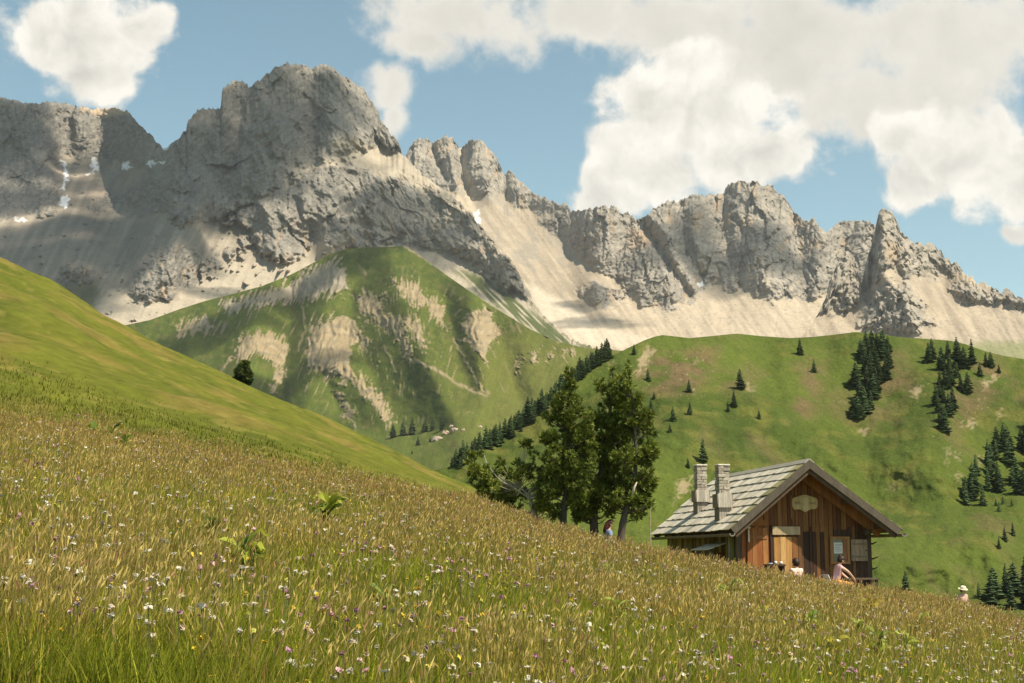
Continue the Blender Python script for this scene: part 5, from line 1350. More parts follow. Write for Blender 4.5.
def sit(knee=.47, arms='lap', lean=.0, seat=.46, face=(0, 1, -.05)):
    J = dict(pelvis=(0, 0, seat + .09), neck=(0, lean, seat + .60), head=(0, lean * 1.5 + .03, seat + .735), face=face)
    for s, q in (('l', -1), ('r', 1)):
        J['sh' + s] = (q * .17, lean * .95, seat + .54); J['hp' + s] = (q * .09, .03, seat + .07); J['kn' + s] = (q * .11, .45, seat + .03); J['an' + s] = (q * .11, .43, .09); J['to' + s] = (q * .13, .56, .045)
        if arms == 'lap': J['el' + s] = (q * .23, lean + .02, seat + .28); J['wr' + s] = (q * .12, lean + .22, seat + .20); J['ha' + s] = (q * .06, lean + .36, seat + .17)
        else: J['el' + s] = (q * .2, lean + .20, seat + .36 + .04 * q); J['wr' + s] = (q * .14, lean + .38, seat + .20 + .03 * q); J['ha' + s] = (q * .1, lean + .46, seat + .10)
    return J
def stand():
    J = dict(pelvis=(0, 0, .95), neck=(0, .01, 1.44), head=(0, .04, 1.57), face=(0, 1, -.25))
    for s, q in (('l', -1), ('r', 1)):
        J['sh' + s] = (q * .17, 0, 1.38); J['el' + s] = (q * .22, -.02, 1.10); J['wr' + s] = (q * .2, .1, .88); J['ha' + s] = (q * .19, .16, .76)
        J['hp' + s] = (q * .09, 0, .90); J['kn' + s] = (q * .1, .03 * q, .49); J['an' + s] = (q * .1, -.02 + .08 * q, .08); J['to' + s] = (q * .12, .12 + .08 * q, .04)
    return J

def wooden_bench(loc, rz, w, label, h=.44):
    t = empty('bench', loc, rz); tag(t, label, 'bench'); m = MB(); m.tint = (.3, .25, .18); m.box(-w / 2, w / 2, -.17, .17, h - .05, h); m.build('seat', wood_grey, t)
    for x in (-w / 2 + .15, w / 2 - .15):
        m = MB(); m.tint = (.22, .18, .13); m.box(x - .04, x + .04, -.14, .14, -.1, h - .05); m.build('leg', wood_grey, t)

# woman by the pines, facing right
Yp = 38.0; p = atv(606.5, 512, Yp); gz = float(ground_z(p.x, p.y)); seat = p.z - gz - .86
print('woman at tree: head', p.z, 'ground', gz, 'seat', seat)
seat = min(max(seat, .30), .62)
rz = -math.pi / 2 + .25
person('person with auburn hair in a blue-grey top sitting under the pines', (p.x, p.y, gz), rz, sit(lean=.04, seat=seat), flat_mat('blue_grey_cotton', (.20, .24, .36)), flat_mat('light_trousers', (.5, .42, .36)), hair_red, sleeves=.6)
wooden_bench((p.x, p.y, gz), rz, 1.2, 'low plank bench under the sitting person by the pines', seat - .005)
# people before the hut
gh = -1.32
p = atv(837.5, 552.5, 38.95); s_ = p.z - gh - .86
print('seat C', s_)
rz = -math.pi / 2 + .2
px_ = person('person with dark hair in a bun and a pink top, arms stretched over a knee', (p.x - .06, p.y, gh), rz, sit(arms='reach', lean=.10, seat=max(.42, min(s_, .6)), face=(0, .9, -.4)), flat_mat('pink_patterned_cotton', (.62, .36, .38)), flat_mat('orange_trousers', (.62, .30, .10)), hair_dark, hair_style='bun', sleeves=.25, scale=.93)
sC = max(.42, min(s_, .6))
t = empty('chair', (p.x - .06, p.y, gh), rz); tag(t, 'light grey chair in front of the hut window under the bun-haired person', 'chair')
cm = flat_mat('pale_plastic', (.62, .64, .68), .5)
m = MB(); m.box(-.21, .21, -.2, .24, sC - .06, sC - .03); m.build('seat', cm, t, bevel=.01)
m = MB(); m.hexa([(-.2, -.24, sC + .0), (.2, -.24, sC + .0), (.2, -.21, sC + .0), (-.2, -.21, sC + .0), (-.19, -.33, sC + .26), (.19, -.33, sC + .26), (.19, -.30, sC + .26), (-.19, -.30, sC + .26)]); m.build('backrest', cm, t, bevel=.01)
for x in (-.18, .18):
    for y in (-.2, .2):
        m = MB(); m.tube([(x, y, sC - .06), (x * 1.15, y * 1.15, 0)], .014, 6); m.build('leg', cm, t)
p = atv(795.5, 558.5, 38.9); s_ = p.z - gh - .86; sB = max(.3, min(s_, .55)); print('seat B', s_)
rz = .5
person('dark-haired person in a pale pink top sitting before the hut door', (p.x, p.y, gh), rz, sit(lean=-.02, seat=sB), flat_mat('pale_pink_cotton', (.75, .50, .45)), flat_mat('brown_trousers', (.2, .13, .08)), hair_dark, hair_style='short', sleeves=.2)
wooden_bench((p.x, p.y, gh), rz, 1.0, 'low plank bench in front of the hut door', sB - .005)
# person in a sun hat among the grass at right
Yd = 39.5; p = atv(962, 587, Yd); gz = float(ground_z(p.x, p.y)); k = (p.z - gz) / 1.70; print('hat person scale', k, gz)
k = max(.6, min(1.02, k))
person('person in a cream sun hat and faded pink shirt standing in the grass', (p.x, p.y, min(p.z - 1.70 * k, gz)), .35 + math.pi, stand(), flat_mat('faded_pink_cotton', (.55, .34, .29)), flat_mat('beige_trousers', (.4, .3, .2)), hair_dark, scale=k, hat=flat_mat('cream_straw', (.72, .64, .46)), hair_style='short', sleeves=.8)

# pole, brush pile and rails between the pines and the hut
def gpt(px, Y): 
    x = at(float(px), 540., Y)[0]; return Vector((x, Y, float(ground_z(x, Y))))
q = gpt(648, 38.6); top = atv(650, 494, 38.6)
m = MB(); m.tint = (.34, .29, .22); m.tube([Vector((0, 0, -.1)), (top - q) * .5 + Vector((.03, 0, 0)), top - q], [.028, .02, .008], 6)
for a, b in (((.02, 0, .5), (-.14, .02, .75)), ((.03, 0, .8), (.16, .03, 1.05)), ((.03, 0, 1.0), (-.06, 0, 1.2))): m.tube([a, b], [.01, .004], 4)
o = m.build('bare_sapling', wood_grey); o.location = q; tag(o, 'thin bare sapling trunk at the back corner of the hut', 'dead tree')
t = empty('dark_bush', gpt(647, 38.9)); tag(t, 'dark narrow bush beside the thin bare sapling', 'bush')
rnd_ = np.random.RandomState(9); tuft_crown('foliage', [((rnd_.normal(0, .09), rnd_.normal(0, .09), .15 + .09 * k), .13) for k in range(8)], rnd_, t, base=(.05, .06, .022), needles=8)
m = MB(); m.tint = (.12, .1, .07); m.tube([(0, 0, -.1), (0, 0, .7)], [.03, .01], 5); m.build('stem', wood_grey, t)
t = empty('rail_fence', gpt(640, 37.2)); tag(t, 'low pale wooden rail between the pines and the hut', 'fence')
a = gpt(622, 37.3) - t.location; b = gpt(652, 37.1) - t.location
for hh in (.42, .66):
    m = MB(); m.tint = (.5, .42, .3); m.tube([a + Vector((0, 0, hh)), (a + b) * .5 + Vector((0, 0, hh - .02)), b + Vector((0, 0, hh - .03))], .03, 6); m.build('rail', wood_grey, t)
for f_ in (.05, .5, .95):
    m = MB(); m.tint = (.3, .25, .18); q = a.lerp(b, f_); m.tube([q + Vector((0, .04, -.1)), q + Vector((0, .04, .75))], .035, 6); m.build('post', wood_grey, t)
# =====================================================================
# MEADOW VEGETATION
# =====================================================================
blade_mat = tinted('grass_blades', (.7, 3.), var=.16, rough=.7, spec=.2, translucent=.5)
petal_mat = tinted('petals', (4.,), var=.08, rough=.8, translucent=.25)
rg = np.random.RandomState(5)
def scatter_wedge(n, y0, y1, k, amax=25.5):
    """n points, density per m2 falling as Y^-k"""
    e = 2 - k; u = rg.uniform(size=n); Y = (y0 ** e + u * (y1 ** e - y0 ** e)) ** (1 / e)
    X = np.tan(np.radians(rg.uniform(-amax, amax, n))) * Y
    return X, Y
def tall_zone(X, Y):
    px = 512 + F * CT * X / Y
    lim = np.interp(px, [0, 430, 520, 1024], [33.5, 35., 37.5, 37.]) + 5.0 * fbm(X / 1.2, Y / 2.5, 3, 301) * ss(520, 420, px) + 1.0 * fbm(X / 2., Y / 2., 2, 303)
    return Y < lim
def keep_off(X, Y):
    """clear of the hut floor and benches"""
    dx = X - HUT.x; dy = Y - HUT.y; u = dx * math.cos(HUT_RZ) + dy * math.sin(HUT_RZ); v = -dx * math.sin(HUT_RZ) + dy * math.cos(HUT_RZ)
    return ~((u > -2.0) & (u < 2.2) & (v > -2.0) & (v < LEN + .2))
def zones(X, Y):
    px = 512 + F * CT * X / Y
    n = fbm(X / 3.0, Y / 4.5, 3, 305); n2 = fbm(X / .9, Y / 1.4, 2, 307)
    dry = ss(.0, 1.0, .36 + 1.5 * n + .6 * n2 + .42 * ss(13, 30, Y) - .10 * ss(14, 8, Y) - .34 * ss(350, 850, px) * ss(27, 17, Y))
    return dry, n2
def blades(n, y0, y1, k, h, wbase, name, short=False):
    X, Y = scatter_wedge(n, y0, y1, k)
    s = (tall_zone(X, Y) if not short else ~tall_zone(X, Y) & (rg.uniform(size=n) > ss(36, 50, Y))) & keep_off(X, Y); X = X[s]; Y = Y[s]; n = len(X)
    Z = ground_z(X, Y) - .01
    dry, n2 = zones(X, Y)
    H = rg.uniform(h[0], h[1], n) * (1 + .35 * n2); W = wbase * rg.uniform(.7, 1.4, n) * (1 + Y / 16.)
    a = rg.uniform(0, 2 * math.pi, n); lean = rg.uniform(.05, .55, n) * H
    dx, dy = np.cos(a), np.sin(a); b = rg.uniform(0, 2 * math.pi, n); wx, wy = np.cos(b) * W, np.sin(b) * W
    lx, ly = dx * lean + .07 * H, dy * lean
    P = lambda f, g: (X + lx * f, Y + ly * f, Z + H * g)
    x1, y1_, z1 = P(.35, .6); x2, y2, z2 = P(1., 1.)
    V = np.stack([np.stack([X - wx, Y - wy, Z], -1), np.stack([X + wx, Y + wy, Z], -1), np.stack([x1 + wx * .8, y1_ + wy * .8, z1], -1), np.stack([x1 - wx * .8, y1_ - wy * .8, z1], -1), np.stack([x2, y2, z2], -1)], 1).reshape(-1, 3)
    i = np.arange(n) * 5
    g = rg.uniform(.7, 1.35, n)[:, None]; pick = rg.uniform(size=n)
    green = np.array([.22, .25, .018]) * g; straw = np.array([.58, .43, .12]) * g; rust = np.array([.36, .22, .07]) * g; yel = np.array([.42, .40, .04]) * g
    c = np.where((pick < dry * .62)[:, None], straw, green); c = np.where(((pick > .62) & (pick < .62 + .18 * dry))[:, None], rust, c); c = np.where((pick > .80)[:, None], yel, c); c = c * (1 + .35 * fbm(X / 1.3, Y / 2.2, 3, 331))[:, None]
    if short: c = np.where((pick < 2.)[:, None], np.array([.14, .145, .016]) * g, c)
    c5 = np.repeat(c, 5, 0)
    return V, np.stack([i, i + 1, i + 2, i + 3], 1), np.stack([i + 3, i + 2, i + 4], 1), c5
def merge(parts, name, mat, label=None, cat=None, group=None):
    V = []; Q = []; T = []; Cc = []; o = 0
    for v, q, t, c in parts:
        V.append(v); Q.append(q + o); T.append(t + o); Cc.append(c); o += len(v)
    ob = np_mesh(name, np.concatenate(V), [np.concatenate(Q), np.concatenate(T)], mat, colors=np.concatenate(Cc), smooth=False)
    tag(ob, label, cat, group, 'stuff'); return ob
GN = 1.0
P_ = [blades(int(330000 * GN), 6.0, 38, 1.55, (.16, .42), .0026, 'grass'), blades(int(60000), 30, 60, 1.0, (.06, .14), .004, 'grass', True)]
# seed-head stalks: a thin stem and a feathery spindle of crossed leaves
def stalks(n, y0, y1, k):
    X, Y = scatter_wedge(n, y0, y1, k); dry, n2 = zones(X, Y)
    s = tall_zone(X, Y) & keep_off(X, Y) & (rg.uniform(size=n) < .14 + .80 * dry); X = X[s]; Y = Y[s]; dry = dry[s]; n2 = n2[s]; n = len(X)
    Z = ground_z(X, Y); H = rg.uniform(.28, .50, n) * (1 + .2 * n2); W = .0013 * (1 + Y / 11.)
    a = rg.uniform(0, 2 * math.pi, n); L = rg.uniform(.02, .16, n); lx, ly = np.cos(a) * L + .03, np.sin(a) * L
    hw = rg.uniform(.0022, .0050, n) * (1 + Y / 30.); hh = rg.uniform(.03, .08, n)
    kind = rg.uniform(size=n); g = rg.uniform(.7, 1.3, n)[:, None]
    hc = np.where((kind < .42)[:, None], np.array([.60, .45, .17]), np.where((kind < .48 + .26 * ss(16, 28, Y))[:, None], np.array([.50, .27, .15]), np.array([.68, .54, .19]))) * g
    sc_ = np.array([.36, .30, .08]) * g
    V = []; col = []
    for wx, wy in ((1., 0.), (0., 1.)):
        tx, ty, tz = X + lx, Y + ly, Z + H
        V += [np.stack([X - W * wx, Y - W * wy, Z], -1), np.stack([X + W * wx, Y + W * wy, Z], -1), np.stack([tx + W * wx, ty + W * wy, tz], -1), np.stack([tx - W * wx, ty - W * wy, tz], -1)]
        col += [sc_] * 4
        k2 = hh * .4; dxl = lx * .12; dyl = ly * .12
        V += [np.stack([tx, ty, tz - .003], -1), np.stack([tx + hw * wx + dxl, ty + hw * wy + dyl, tz + k2], -1), np.stack([tx + dxl * 2.4, ty + dyl * 2.4, tz + hh], -1), np.stack([tx - hw * wx + dxl, ty - hw * wy + dyl, tz + k2], -1)]
        col += [hc] * 4
    V = np.stack(V, 1).reshape(-1, 3); col = np.stack(col, 1).reshape(-1, 3)
    i = (np.arange(n) * 16)[:, None] + np.array([0, 4, 8, 12])[None]; i = i.reshape(-1)
    q = np.stack([i, i + 1, i + 2, i + 3], 1)
    return V, q, np.zeros((0, 3), int), col
P_.append(stalks(int(105000 * GN), 6.5, 38, 1.35))
merge(P_, 'meadow_grass', blade_mat, 'tall flowering grass and seed heads covering the sloping meadow', 'grass')

def flowers():
    """umbels, daisies, clover heads and buttercups: stems with heads of small tilted petals"""
    parts = []
    def heads(n, y0, y1, k, H_, R_, np_, cols, ps, dome, clus):
        X, Y = scatter_wedge(n, y0, y1, k)
        dens = fbm(X / clus, Y / clus, 2, 311 + int(clus * 10))
        s = tall_zone(X, Y) & keep_off(X, Y) & (dens + rg.uniform(-.5, .5, n) > 0.02); X = X[s]; Y = Y[s]; n = len(X)
        Z = ground_z(X, Y); H = rg.uniform(H_[0], H_[1], n) * .9; R = rg.uniform(R_[0], R_[1], n) * .75 * (1 + .012 * Y); a = rg.uniform(0, 6.28, n)
        cx = X + np.cos(a) * .05; cy = Y + np.sin(a) * .05; cz = Z + H
        W = .0015 * (1 + Y / 12.)
        V = np.stack([np.stack([X - W, Y, Z], -1), np.stack([X + W, Y, Z], -1), np.stack([cx + W, cy, cz], -1), np.stack([cx - W, cy, cz], -1)], 1).reshape(-1, 3)
        i = np.arange(n) * 4; parts.append((V, np.stack([i, i + 1, i + 2, i + 3], 1), np.zeros((0, 3), int), np.tile(np.array([[.14, .16, .05]]), (4 * n, 1))))
        M = np_; rr = np.sqrt(rg.uniform(size=(n, M))) * R[:, None]; t = rg.uniform(0, 6.28, (n, M))
        ox = cx[:, None] + rr * np.cos(t); oy = cy[:, None] + rr * np.sin(t); oz = cz[:, None] + dome * (R[:, None] - rr) + rg.normal(0, .003, (n, M))
        s_ = (ps * rg.uniform(.7, 1.3, (n, M)) * (1 + .012 * Y)[:, None]); tx = rg.normal(0, .55, (n, M)); ty = rg.normal(0, .55, (n, M))
        cor = []
        for sx, sy in ((-1, -1), (1, -1), (1, 1), (-1, 1)):
            cor.append(np.stack([ox + sx * s_, oy + sy * s_, oz + (sx * tx + sy * ty) * s_], -1))
        V = np.stack(cor, 2).reshape(-1, 3); m_ = n * M; i = np.arange(m_) * 4
        cc = np.array(cols)[rg.randint(0, len(cols), n)] * rg.uniform(.8, 1.1, (n, 1)); c = np.repeat(cc, M * 4, 0)
        parts.append((V, np.stack([i, i + 1, i + 2, i + 3], 1), np.zeros((0, 3), int), c))
    heads(6500, 6.5, 37.5, 1.0, (.30, .55), (.012, .030), 9, [(.58, .53, .41), (.52, .44, .34), (.62, .59, .50), (.46, .40, .25)], .0075, .25, 1.6)
    heads(3600, 6.5, 37, 1.1, (.28, .50), (.010, .020), 8, [(.50, .27, .32), (.55, .36, .36), (.42, .22, .30), (.60, .45, .38)], .008, 1.1, 2.7)
    heads(4200, 6.5, 37, 1.15, (.25, .48), (.007, .014), 6, [(.62, .48, .05), (.60, .40, .05), (.55, .52, .12)], .007, .8, 1.1)
    merge(parts, 'wildflowers', petal_mat, 'white, pink and yellow wildflowers scattered through the meadow grass', 'flowers')
flowers()

# ------------------------------------------------- broad-leaved plants one can pick out
leaf_mat = tinted('broad_leaves', (2., 9.), var=.12, rough=.55, spec=.35, translucent=.4)
def ground_hit(px, py):
    Y = 5.
    while Y < 36:
        x, y, z = at(float(px), float(py), Y)
        if z < float(ground_z(x, Y)): break
        Y += .1
    return Vector((x, Y, float(ground_z(x, Y))))
def leafy(px, py, size, n, label, flower=None, col=(.30, .33, .035), seed=0):
    rnd = random.Random(seed + int(px)); p = ground_hit(px, py); 
    t = empty('leafy_plant', p); tag(t, label, 'plant', 'broad-leaved plants in the meadow')
    m = MB()
    hgt = .40 * size + .05
    for k in range(int(n * 1.7)):
        a = rnd.uniform(0, 6.28); L = size * rnd.uniform(.13, .24); w = L * rnd.uniform(.15, .23); z0 = hgt * rnd.uniform(.45, 1.05); up = rnd.uniform(.9, 2.1)
        g = rnd.uniform(.6, 1.25); c = tuple(x * g for x in col)
        if rnd.random() < .3: c = (.13 * g, .19 * g, .03)
        m.tint = c; ca, sa = math.cos(a), math.sin(a); N = 5; vs = []; tw = rnd.uniform(-.6, .6)
        for i in range(N + 1):
            s = i / N; r = L * s; zz = z0 + L * (up * s - .75 * up * s * s * rnd.uniform(.8, 1.2)); ww = w * math.sin(math.pi * min(1, s * .92 + .08)) ** .8
            tilt = tw * ww
            vs += [(ca * r - sa * ww, sa * r + ca * ww, zz + .35 * ww + tilt), (ca * r, sa * r, zz), (ca * r + sa * ww, sa * r - ca * ww, zz + .35 * ww - tilt)]
        fs = []
        for i in range(N):
            o = i * 3; fs += [(o, o + 1, o + 4, o + 3), (o + 1, o + 2, o + 5, o + 4)]
        m.add(vs, fs)
    me = m.build('leaves', leaf_mat, t, smooth=True)
    s = MB(); s.tint = (.16, .2, .05); s.tube([(0, 0, -.02), (.01, 0, hgt), (.015, 0, hgt * 1.15)], [.008, .006, .004], 5); s.build('stem', leaf_mat, t)
    if flower:
        f = MB()
        for k in range(26):
            f.tint = tuple(x * rnd.uniform(.7, 1.1) for x in flower); a = rnd.uniform(0, 6.28); r = size * .22 * rnd.random() ** .5; z = hgt * rnd.uniform(.9, 1.5)
            c = Vector((r * math.cos(a), r * math.sin(a), z)); q = .016 * size
            f.add([c + Vector((-q, 0, 0)), c + Vector((0, -q, .4 * q)), c + Vector((q, 0, 0)), c + Vector((0, q, .6 * q))], [(0, 1, 2, 3)])
            f.add([c + Vector((0, 0, -q)), c + Vector((q * .7, 0, 0)), c + Vector((0, 0, q)), c + Vector((-q * .7, 0, 0))], [(0, 1, 2, 3)])
        f.build('blossoms', petal_mat, t)
leafy(327, 552, 1.25, 15, 'bright yellow-green leafy plant alone in the middle left of the meadow')
leafy(112, 455, 1.1, 9, 'tall dark-stemmed leafy plant near the upper left meadow edge', col=(.16, .2, .03))
leafy(92, 452, 1.0, 9, 'paler leafy plant left of the tall dark-stemmed one', col=(.30, .32, .06))
leafy(124, 466, 1.0, 7, 'low leafy plant right below the tall dark-stemmed one')
leafy(243, 604, .95, 14, 'upright yellow-green leafy plant in the lower left meadow')
leafy(213, 566, .8, 8, 'small dark-leaved plant above the lower left yellow-green one', col=(.15, .2, .04))
leafy(182, 588, .7, 7, 'small leafy plant left of the lower left yellow-green one', col=(.22, .25, .04))
leafy(511, 626, .7, 7, 'plant with yellow blossoms near the bottom middle', flower=(.62, .50, .04))
leafy(383, 648, .75, 9, 'dull green leafy plant left of the yellow blossoms at the bottom', col=(.2, .25, .04))
leafy(619, 646, .8, 10, 'light green leafy plant at the bottom right of the yellow blossoms', col=(.32, .36, .06))
leafy(613, 598, .8, 8, 'leafy plant in mid meadow below the pines', col=(.22, .27, .04))
leafy(640, 604, .8, 8, 'leafy plant in mid meadow below the sapling', col=(.24, .28, .04))
leafy(730, 622, 1.0, 12, 'pale leafy plant in the meadow left below the hut', col=(.26, .33, .05))
leafy(767, 645, .8, 8, 'yellowing leafy plant below the hut door', col=(.36, .32, .04))
leafy(812, 656, .85, 11, 'leafy plant with long pale leaves below the hut window', col=(.33, .37, .06))
leafy(838, 682, .8, 10, 'yellowish leafy plant at the bottom edge below the hut', col=(.42, .38, .04))
leafy(872, 634, .9, 14, 'rounded plant covered in golden yellow blossoms right below the hut', flower=(.60, .42, .03), col=(.38, .32, .04))
leafy(880, 676, .8, 10, 'left of two light leafy plants at the bottom right', col=(.30, .36, .05))
leafy(907, 674, .85, 12, 'right of two light leafy plants at the bottom right', col=(.36, .40, .06))
leafy(860, 660, .8, 9, 'leafy plant between the golden blossoms and the bottom edge', col=(.28, .33, .05))
leafy(920, 648, .8, 9, 'leafy plant right of the golden blossoms', col=(.26, .31, .05))
# =====================================================================
# CAMERA, SUN, SKY, CLOUDS, HAZE
# =====================================================================
sc = bpy.context.scene
cam = bpy.data.cameras.new('camera'); co = bpy.data.objects.new('camera', cam); C.objects.link(co)
co.location = (0, 0, 0); co.rotation_euler = (math.pi / 2 + TH, 0, 0)
cam.sensor_width = 36.0; cam.lens = 36.0 * F / 1024.0; cam.clip_end = 60000; cam.clip_start = .1
sc.camera = co
SUN_EL = math.radians(55); SUN_AZ = math.radians(33)       # azimuth: towards +x, turned this much towards the camera side (-y)
SUN = Vector((math.cos(SUN_EL) * math.cos(SUN_AZ), -math.cos(SUN_EL) * math.sin(SUN_AZ), math.sin(SUN_EL)))
sl = bpy.data.lights.new('sun', 'SUN'); so = bpy.data.objects.new('sun', sl); C.objects.link(so)
sl.energy = 5.0; sl.angle = math.radians(.5); sl.color = (1, .90, .72)
so.rotation_euler = (-SUN).to_track_quat('-Z', 'Y').to_euler()

def make_world():
    w = bpy.data.worlds.new('World'); sc.world = w; w.use_nodes = True
    w.node_tree.nodes.clear(); nt = NT(w)
    sky = nt('ShaderNodeTexSky', sky_type='NISHITA', sun_disc=False, sun_elevation=SUN_EL, sun_rotation=math.atan2(SUN.x, SUN.y), altitude=2000., air_density=1.0, dust_density=1.6, ozone_density=1.4)
    # work on azimuth / elevation of the viewed direction
    d = nt('ShaderNodeNewGeometry').outputs['Incoming']
    d = nt('ShaderNodeVectorMath', {0: d, 1: (-1, -1, -1)}, operation='MULTIPLY').outputs[0]
    d = nt('ShaderNodeVectorMath', {0: d}, operation='NORMALIZE').outputs[0]
    sp = nt('ShaderNodeSeparateXYZ', {0: d}).outputs
    az = nt.math('ARCTAN2', sp[0], sp[1]); el = nt.math('ARCSINE', sp[2])
    P0 = nt('ShaderNodeCombineXYZ', {0: az, 1: el, 2: 0.0}).outputs[0]
    nz = lambda v, sc_, det, r=.55: nt('ShaderNodeTexNoise', {'Vector': v, 'Scale': sc_, 'Detail': det, 'Roughness': r}).outputs
    # billowing warp
    wv = nt('ShaderNodeVectorMath', {0: nz(d, 14., 3)[1], 1: (.5, .5, .5)}, operation='SUBTRACT').outputs[0]
    wv = nt('ShaderNodeVectorMath', {0: wv, 'Scale': .045}, operation='SCALE').outputs[0]
    P = nt('ShaderNodeVectorMath', {0: P0, 1: wv}, operation='ADD').outputs[0]
    back = [(450, 18, 118, 46), (585, 8, 90, 40), (430, 46, 55, 24), (800, 45, 190, 80), (690, 25, 120, 60), (950, 40, 130, 66), (860, 105, 90, 55), (940, 110, 90, 50),
            (382, 88, 30, 26), (386, 112, 20, 22), (-130, -20, 110, 70), (1250, 60, 160, 110), (330, -230, 330, 90), (900, -260, 360, 110), (-500, -150, 240, 110), (1500, -150, 260, 130), (1012, 230, 17, 12)]
    front = [(84, 28, 84, 56), (92, 66, 60, 38), (50, 30, 42, 26), (140, 25, 34, 26), (700, 112, 108, 62), (650, 92, 60, 40), (612, 196, 52, 28), (650, 165, 78, 52), (745, 155, 98, 42), (600, 178, 30, 26), (690, 70, 60, 30),
             (960, 150, 86, 56), (1040, 168, 90, 64), (920, 172, 42, 36), (900, 140, 34, 34)]
    def field(Pv, blobs):
        best = None
        for cx, cy, rx, ry in blobs:
            x, y, z = at(cx, cy, 1.0); a0 = math.atan2(x, y); e0 = math.atan2(z, math.hypot(x, y))
            v = nt('ShaderNodeVectorMath', {0: Pv, 1: (a0, e0, 0)}, operation='SUBTRACT').outputs[0]
            v = nt('ShaderNodeVectorMath', {0: v, 1: (F / rx * 1.0, F / ry * 1.0, 0)}, operation='MULTIPLY').outputs[0]
            g = nt.math('SUBTRACT', 1.0, nt('ShaderNodeVectorMath', {0: v}, operation='LENGTH').outputs['Value'])
            best = g if best is None else nt.math('SMOOTH_MAX', best, g, .18)
        return best
    fB = field(P, back); fF = field(P, front)
    n1 = nz(d, 26., 8, .6)[0]; n2 = nz(P, 70., 6, .62)[0]; n3 = nz(d, 9., 5, .6)[0]; n4 = nz(P, 34., 7, .62)[0]
    # rounded billows
    vo = nt('ShaderNodeTexVoronoi', {'Vector': P, 'Scale': 42.}, feature='SMOOTH_F1'); vo.inputs['Smoothness'].default_value = .6
    bil = nt.math('SUBTRACT', .42, vo.outputs['Distance'])
    c5 = lambda n: nt.math('SUBTRACT', n, .5)
    dB = nt.math('ADD', nt.math('ADD', fB, nt.math('MULTIPLY', c5(n1), 1.5)), nt.math('MULTIPLY', c5(n2), .5))
    dF = nt.math('ADD', nt.math('ADD', nt.math('ADD', fF, nt.math('MULTIPLY', c5(n1), 1.05)), nt.math('MULTIPLY', c5(n2), .55)), nt.math('MULTIPLY', bil, .45))
    mr = lambda x, a, b: nt('ShaderNodeMapRange', {0: x, 1: a, 2: b}, interpolation_type='SMOOTHSTEP').outputs[0]
    mB = mr(dB, -.05, .55); mF = mr(dF, -.04, .36)
    # shading: rims bright, cores and undersides grey-beige, more so in the further bank
    shF = nt.math('ADD', nt.math('MULTIPLY', mr(dF, .15, 1.15), .55), nt.math('MULTIPLY', c5(n4), 1.9))
    shF = nt.math('ADD', shF, nt.math('MULTIPLY', bil, -.9)); shF = nt.math('ADD', shF, .12, clamp=True)
    shB = nt.math('ADD', nt.math('MULTIPLY', mr(dB, .05, .9), .55), nt.math('MULTIPLY', c5(n3), 1.8)); shB = nt.math('ADD', shB, nt.math('MULTIPLY', c5(n4), .8), clamp=True)
    colF = nt.mix(shF, (.68, .645, .58, 1), (.44, .42, .375, 1)); colB = nt.mix(shB, (.57, .54, .48, 1), (.42, .40, .355, 1))
    ccol = nt.mix(mF, colB, colF)
    mask = nt.math('MAXIMUM', mB, mF)
    skyc = sky.outputs[0]
    SK = .1
    skym = nt.mix(1.0, skyc, (SKY_TINT[0], SKY_TINT[1], SKY_TINT[2], 1), 'MULTIPLY')
    cc = nt('ShaderNodeVectorMath', {0: ccol, 'Scale': 1.0 / SK}, operation='SCALE').outputs[0]
    fin = nt.mix(nt.math('MULTIPLY', mask, .97), skym, cc)
    bg = nt('ShaderNodeBackground', {0: fin, 1: SK})
    out = nt('ShaderNodeOutputWorld', {0: bg.outputs[0]})
    w.cycles.sampling_method = 'MANUAL'; w.cycles.sample_map_resolution = 512
SKY_TINT = (1.22, 1.28, .94)
make_world()

# haze: a closed box of thin air round camera and land
def make_haze(dens):
    m = bpy.data.materials.new('haze_air'); m.use_nodes = True; m.node_tree.nodes.clear(); nt = NT(m)
    out = nt('ShaderNodeOutputMaterial')
    v = nt('ShaderNodeVolumePrincipled', {'Color': (.93, .95, 1, 1), 'Density': dens, 'Anisotropy': .2})
    nt.l.new(v.outputs[0], out.inputs['Volume'])
    b = MB(); b.box(-17000, 17000, -4500, 27000, -90, 1330)
    o = b.build('haze', m); o['kind'] = 'stuff'
    return o
if HAZE: make_haze(HAZE)

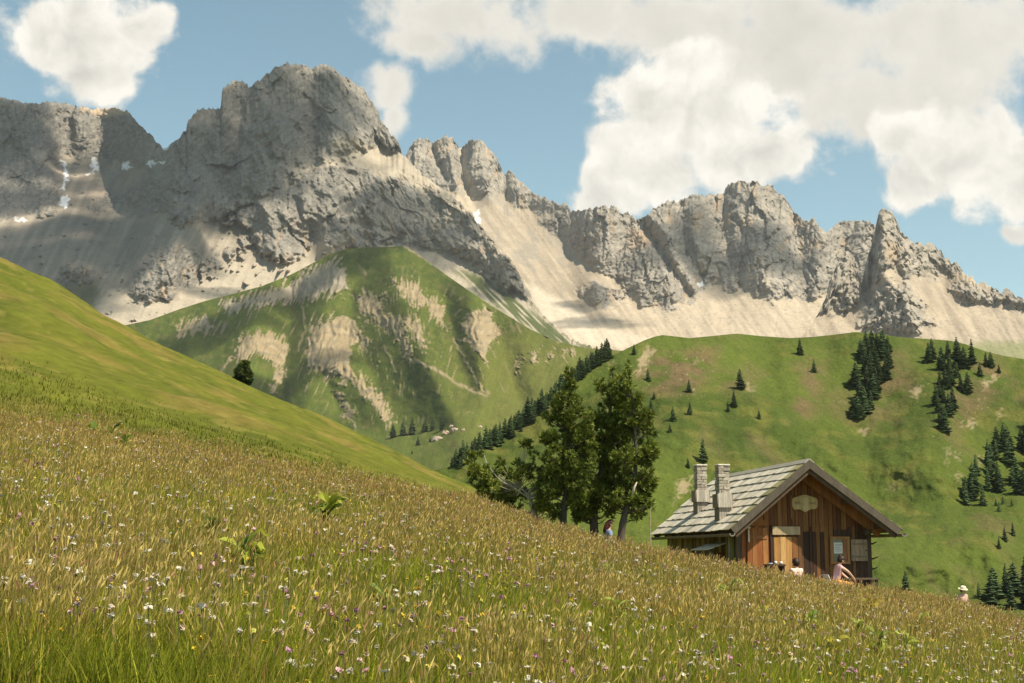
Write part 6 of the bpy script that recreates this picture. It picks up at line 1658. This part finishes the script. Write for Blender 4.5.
# unseen clouds added above the peaks, placed so their shade falls on the mountains
def make_shade_clouds():
    m, nt, out = new_mat('shade_cloud_vapour')
    tc = nt('ShaderNodeTexCoord').outputs['Object']
    n = nt('ShaderNodeTexNoise', {'Vector': tc, 'Scale': .006, 'Detail': 6., 'Roughness': .6}).outputs[0]
    at_ = nt('ShaderNodeAttribute', attribute_name='tint').outputs[0]
    r = nt('ShaderNodeSeparateColor', {0: at_}).outputs[0]          # 1 in the thick middle, 0 at the frayed rim
    a = nt.math('ADD', r, nt.math('MULTIPLY', nt.math('SUBTRACT', n, .5), .9))
    a = nt('ShaderNodeMapRange', {0: a, 1: .12, 2: .62}, interpolation_type='SMOOTHSTEP').outputs[0]
    df = nt('ShaderNodeBsdfDiffuse', {0: (.85, .85, .85, 1)}); tp = nt('ShaderNodeBsdfTransparent')
    mx = nt('ShaderNodeMixShader', {0: nt.math('MULTIPLY', a, .58), 1: tp.outputs[0], 2: df.outputs[0]})
    nt.l.new(mx.outputs[0], out.inputs[0])
    # (chart, px, py, radius along x, radius across)
    for ch, px, py, ra, rb in [(chA, -70, 170, 90, 110), (chA, 30, 150, 75, 50), (chA, 110, 165, 62, 40), (chA, 40, 240, 100, 60), (chA, 130, 220, 72, 42), (chA, 190, 175, 55, 60), (chA, 212, 112, 45, 45), (chA, 285, 115, 80, 52), (chA, 235, 190, 62, 45), (chA, 345, 108, 40, 30),
                               (chA, 185, 236, 45, 22), (chA, 395, 218, 58, 38), (chA, 345, 245, 24, 22), (chA, 452, 240, 32, 24), (chA, 505, 285, 25, 18), (chA, 60, 300, 60, 30), (chA, 80, 185, 55, 40), (chA, 150, 200, 50, 40), (chA, 10, 120, 60, 30), (chA, 0, 270, 90, 60), (chA, 75, 255, 80, 50), (chA, 90, 225, 70, 50), (chA, 150, 250, 50, 30), (chA, 20, 205, 90, 50), (chA, 100, 290, 40, 18), (chA, 180, 205, 60, 40), (chA, 260, 150, 60, 50), (chA, 225, 296, 38, 10),
                               (chD, 330, 272, 62, 20), (chD, 215, 338, 55, 20), (chD, 270, 392, 60, 16), (chD, 240, 310, 40, 10), (chB, 600, 322, 48, 12), (chB, 590, 302, 28, 12), (chB, 700, 240, 62, 40), (chB, 775, 252, 50, 30)]:
        ra = ra * 2.1; rb = rb * 2.1 * 1.35
        p = chart_point(ch, px, py)
        s = (1560 - p.z) / SUN.z
        q = p + SUN * s
        nr, nc = 9, 28
        V = []; col = []
        for side in (1, -1):
            for i in range(nr):
                for j in range(nc):
                    t = i / (nr - 1); an = 2 * math.pi * j / nc
                    w_ = 1 + .25 * math.sin(an * 3 + px) + .15 * math.sin(an * 5 + py)
                    hgt = math.sqrt(max(0, 1 - t * t)) * (60 if side > 0 else 18)
                    V.append((math.cos(an) * ra * t * w_ * 1.35, math.sin(an) * rb * t * w_ * 1.35, side * hgt)); c_ = 1 - t; col.append((c_, c_, c_))
        fs = []
        for k in (0, nr * nc):
            for i in range(nr - 1):
                for j in range(nc):
                    fs.append((k + i * nc + j, k + i * nc + (j + 1) % nc, k + (i + 1) * nc + (j + 1) % nc, k + (i + 1) * nc + j))
        ob = np_mesh('shade_cloud', np.array(V), np.array(fs), m, colors=np.array(col))
        ob.location = q; ob['kind'] = 'structure'
if CLOUDS: make_shade_clouds()

vs = sc.view_settings
sc.display_settings.display_device = 'sRGB'
vs.view_transform = 'Standard'; vs.look = 'None'; vs.gamma = 1; vs.exposure = EXPOSURE; vs.use_curve_mapping = False
cy = sc.cycles
cy.use_denoising = DENOISE; cy.max_bounces = 6; cy.transparent_max_bounces = 24; cy.volume_bounces = 0; cy.diffuse_bounces = 3; cy.transmission_bounces = 4; cy.glossy_bounces = 2
cy.caustics_reflective = False; cy.caustics_refractive = False; cy.sample_clamp_indirect = 6
sc.render.use_persistent_data = False
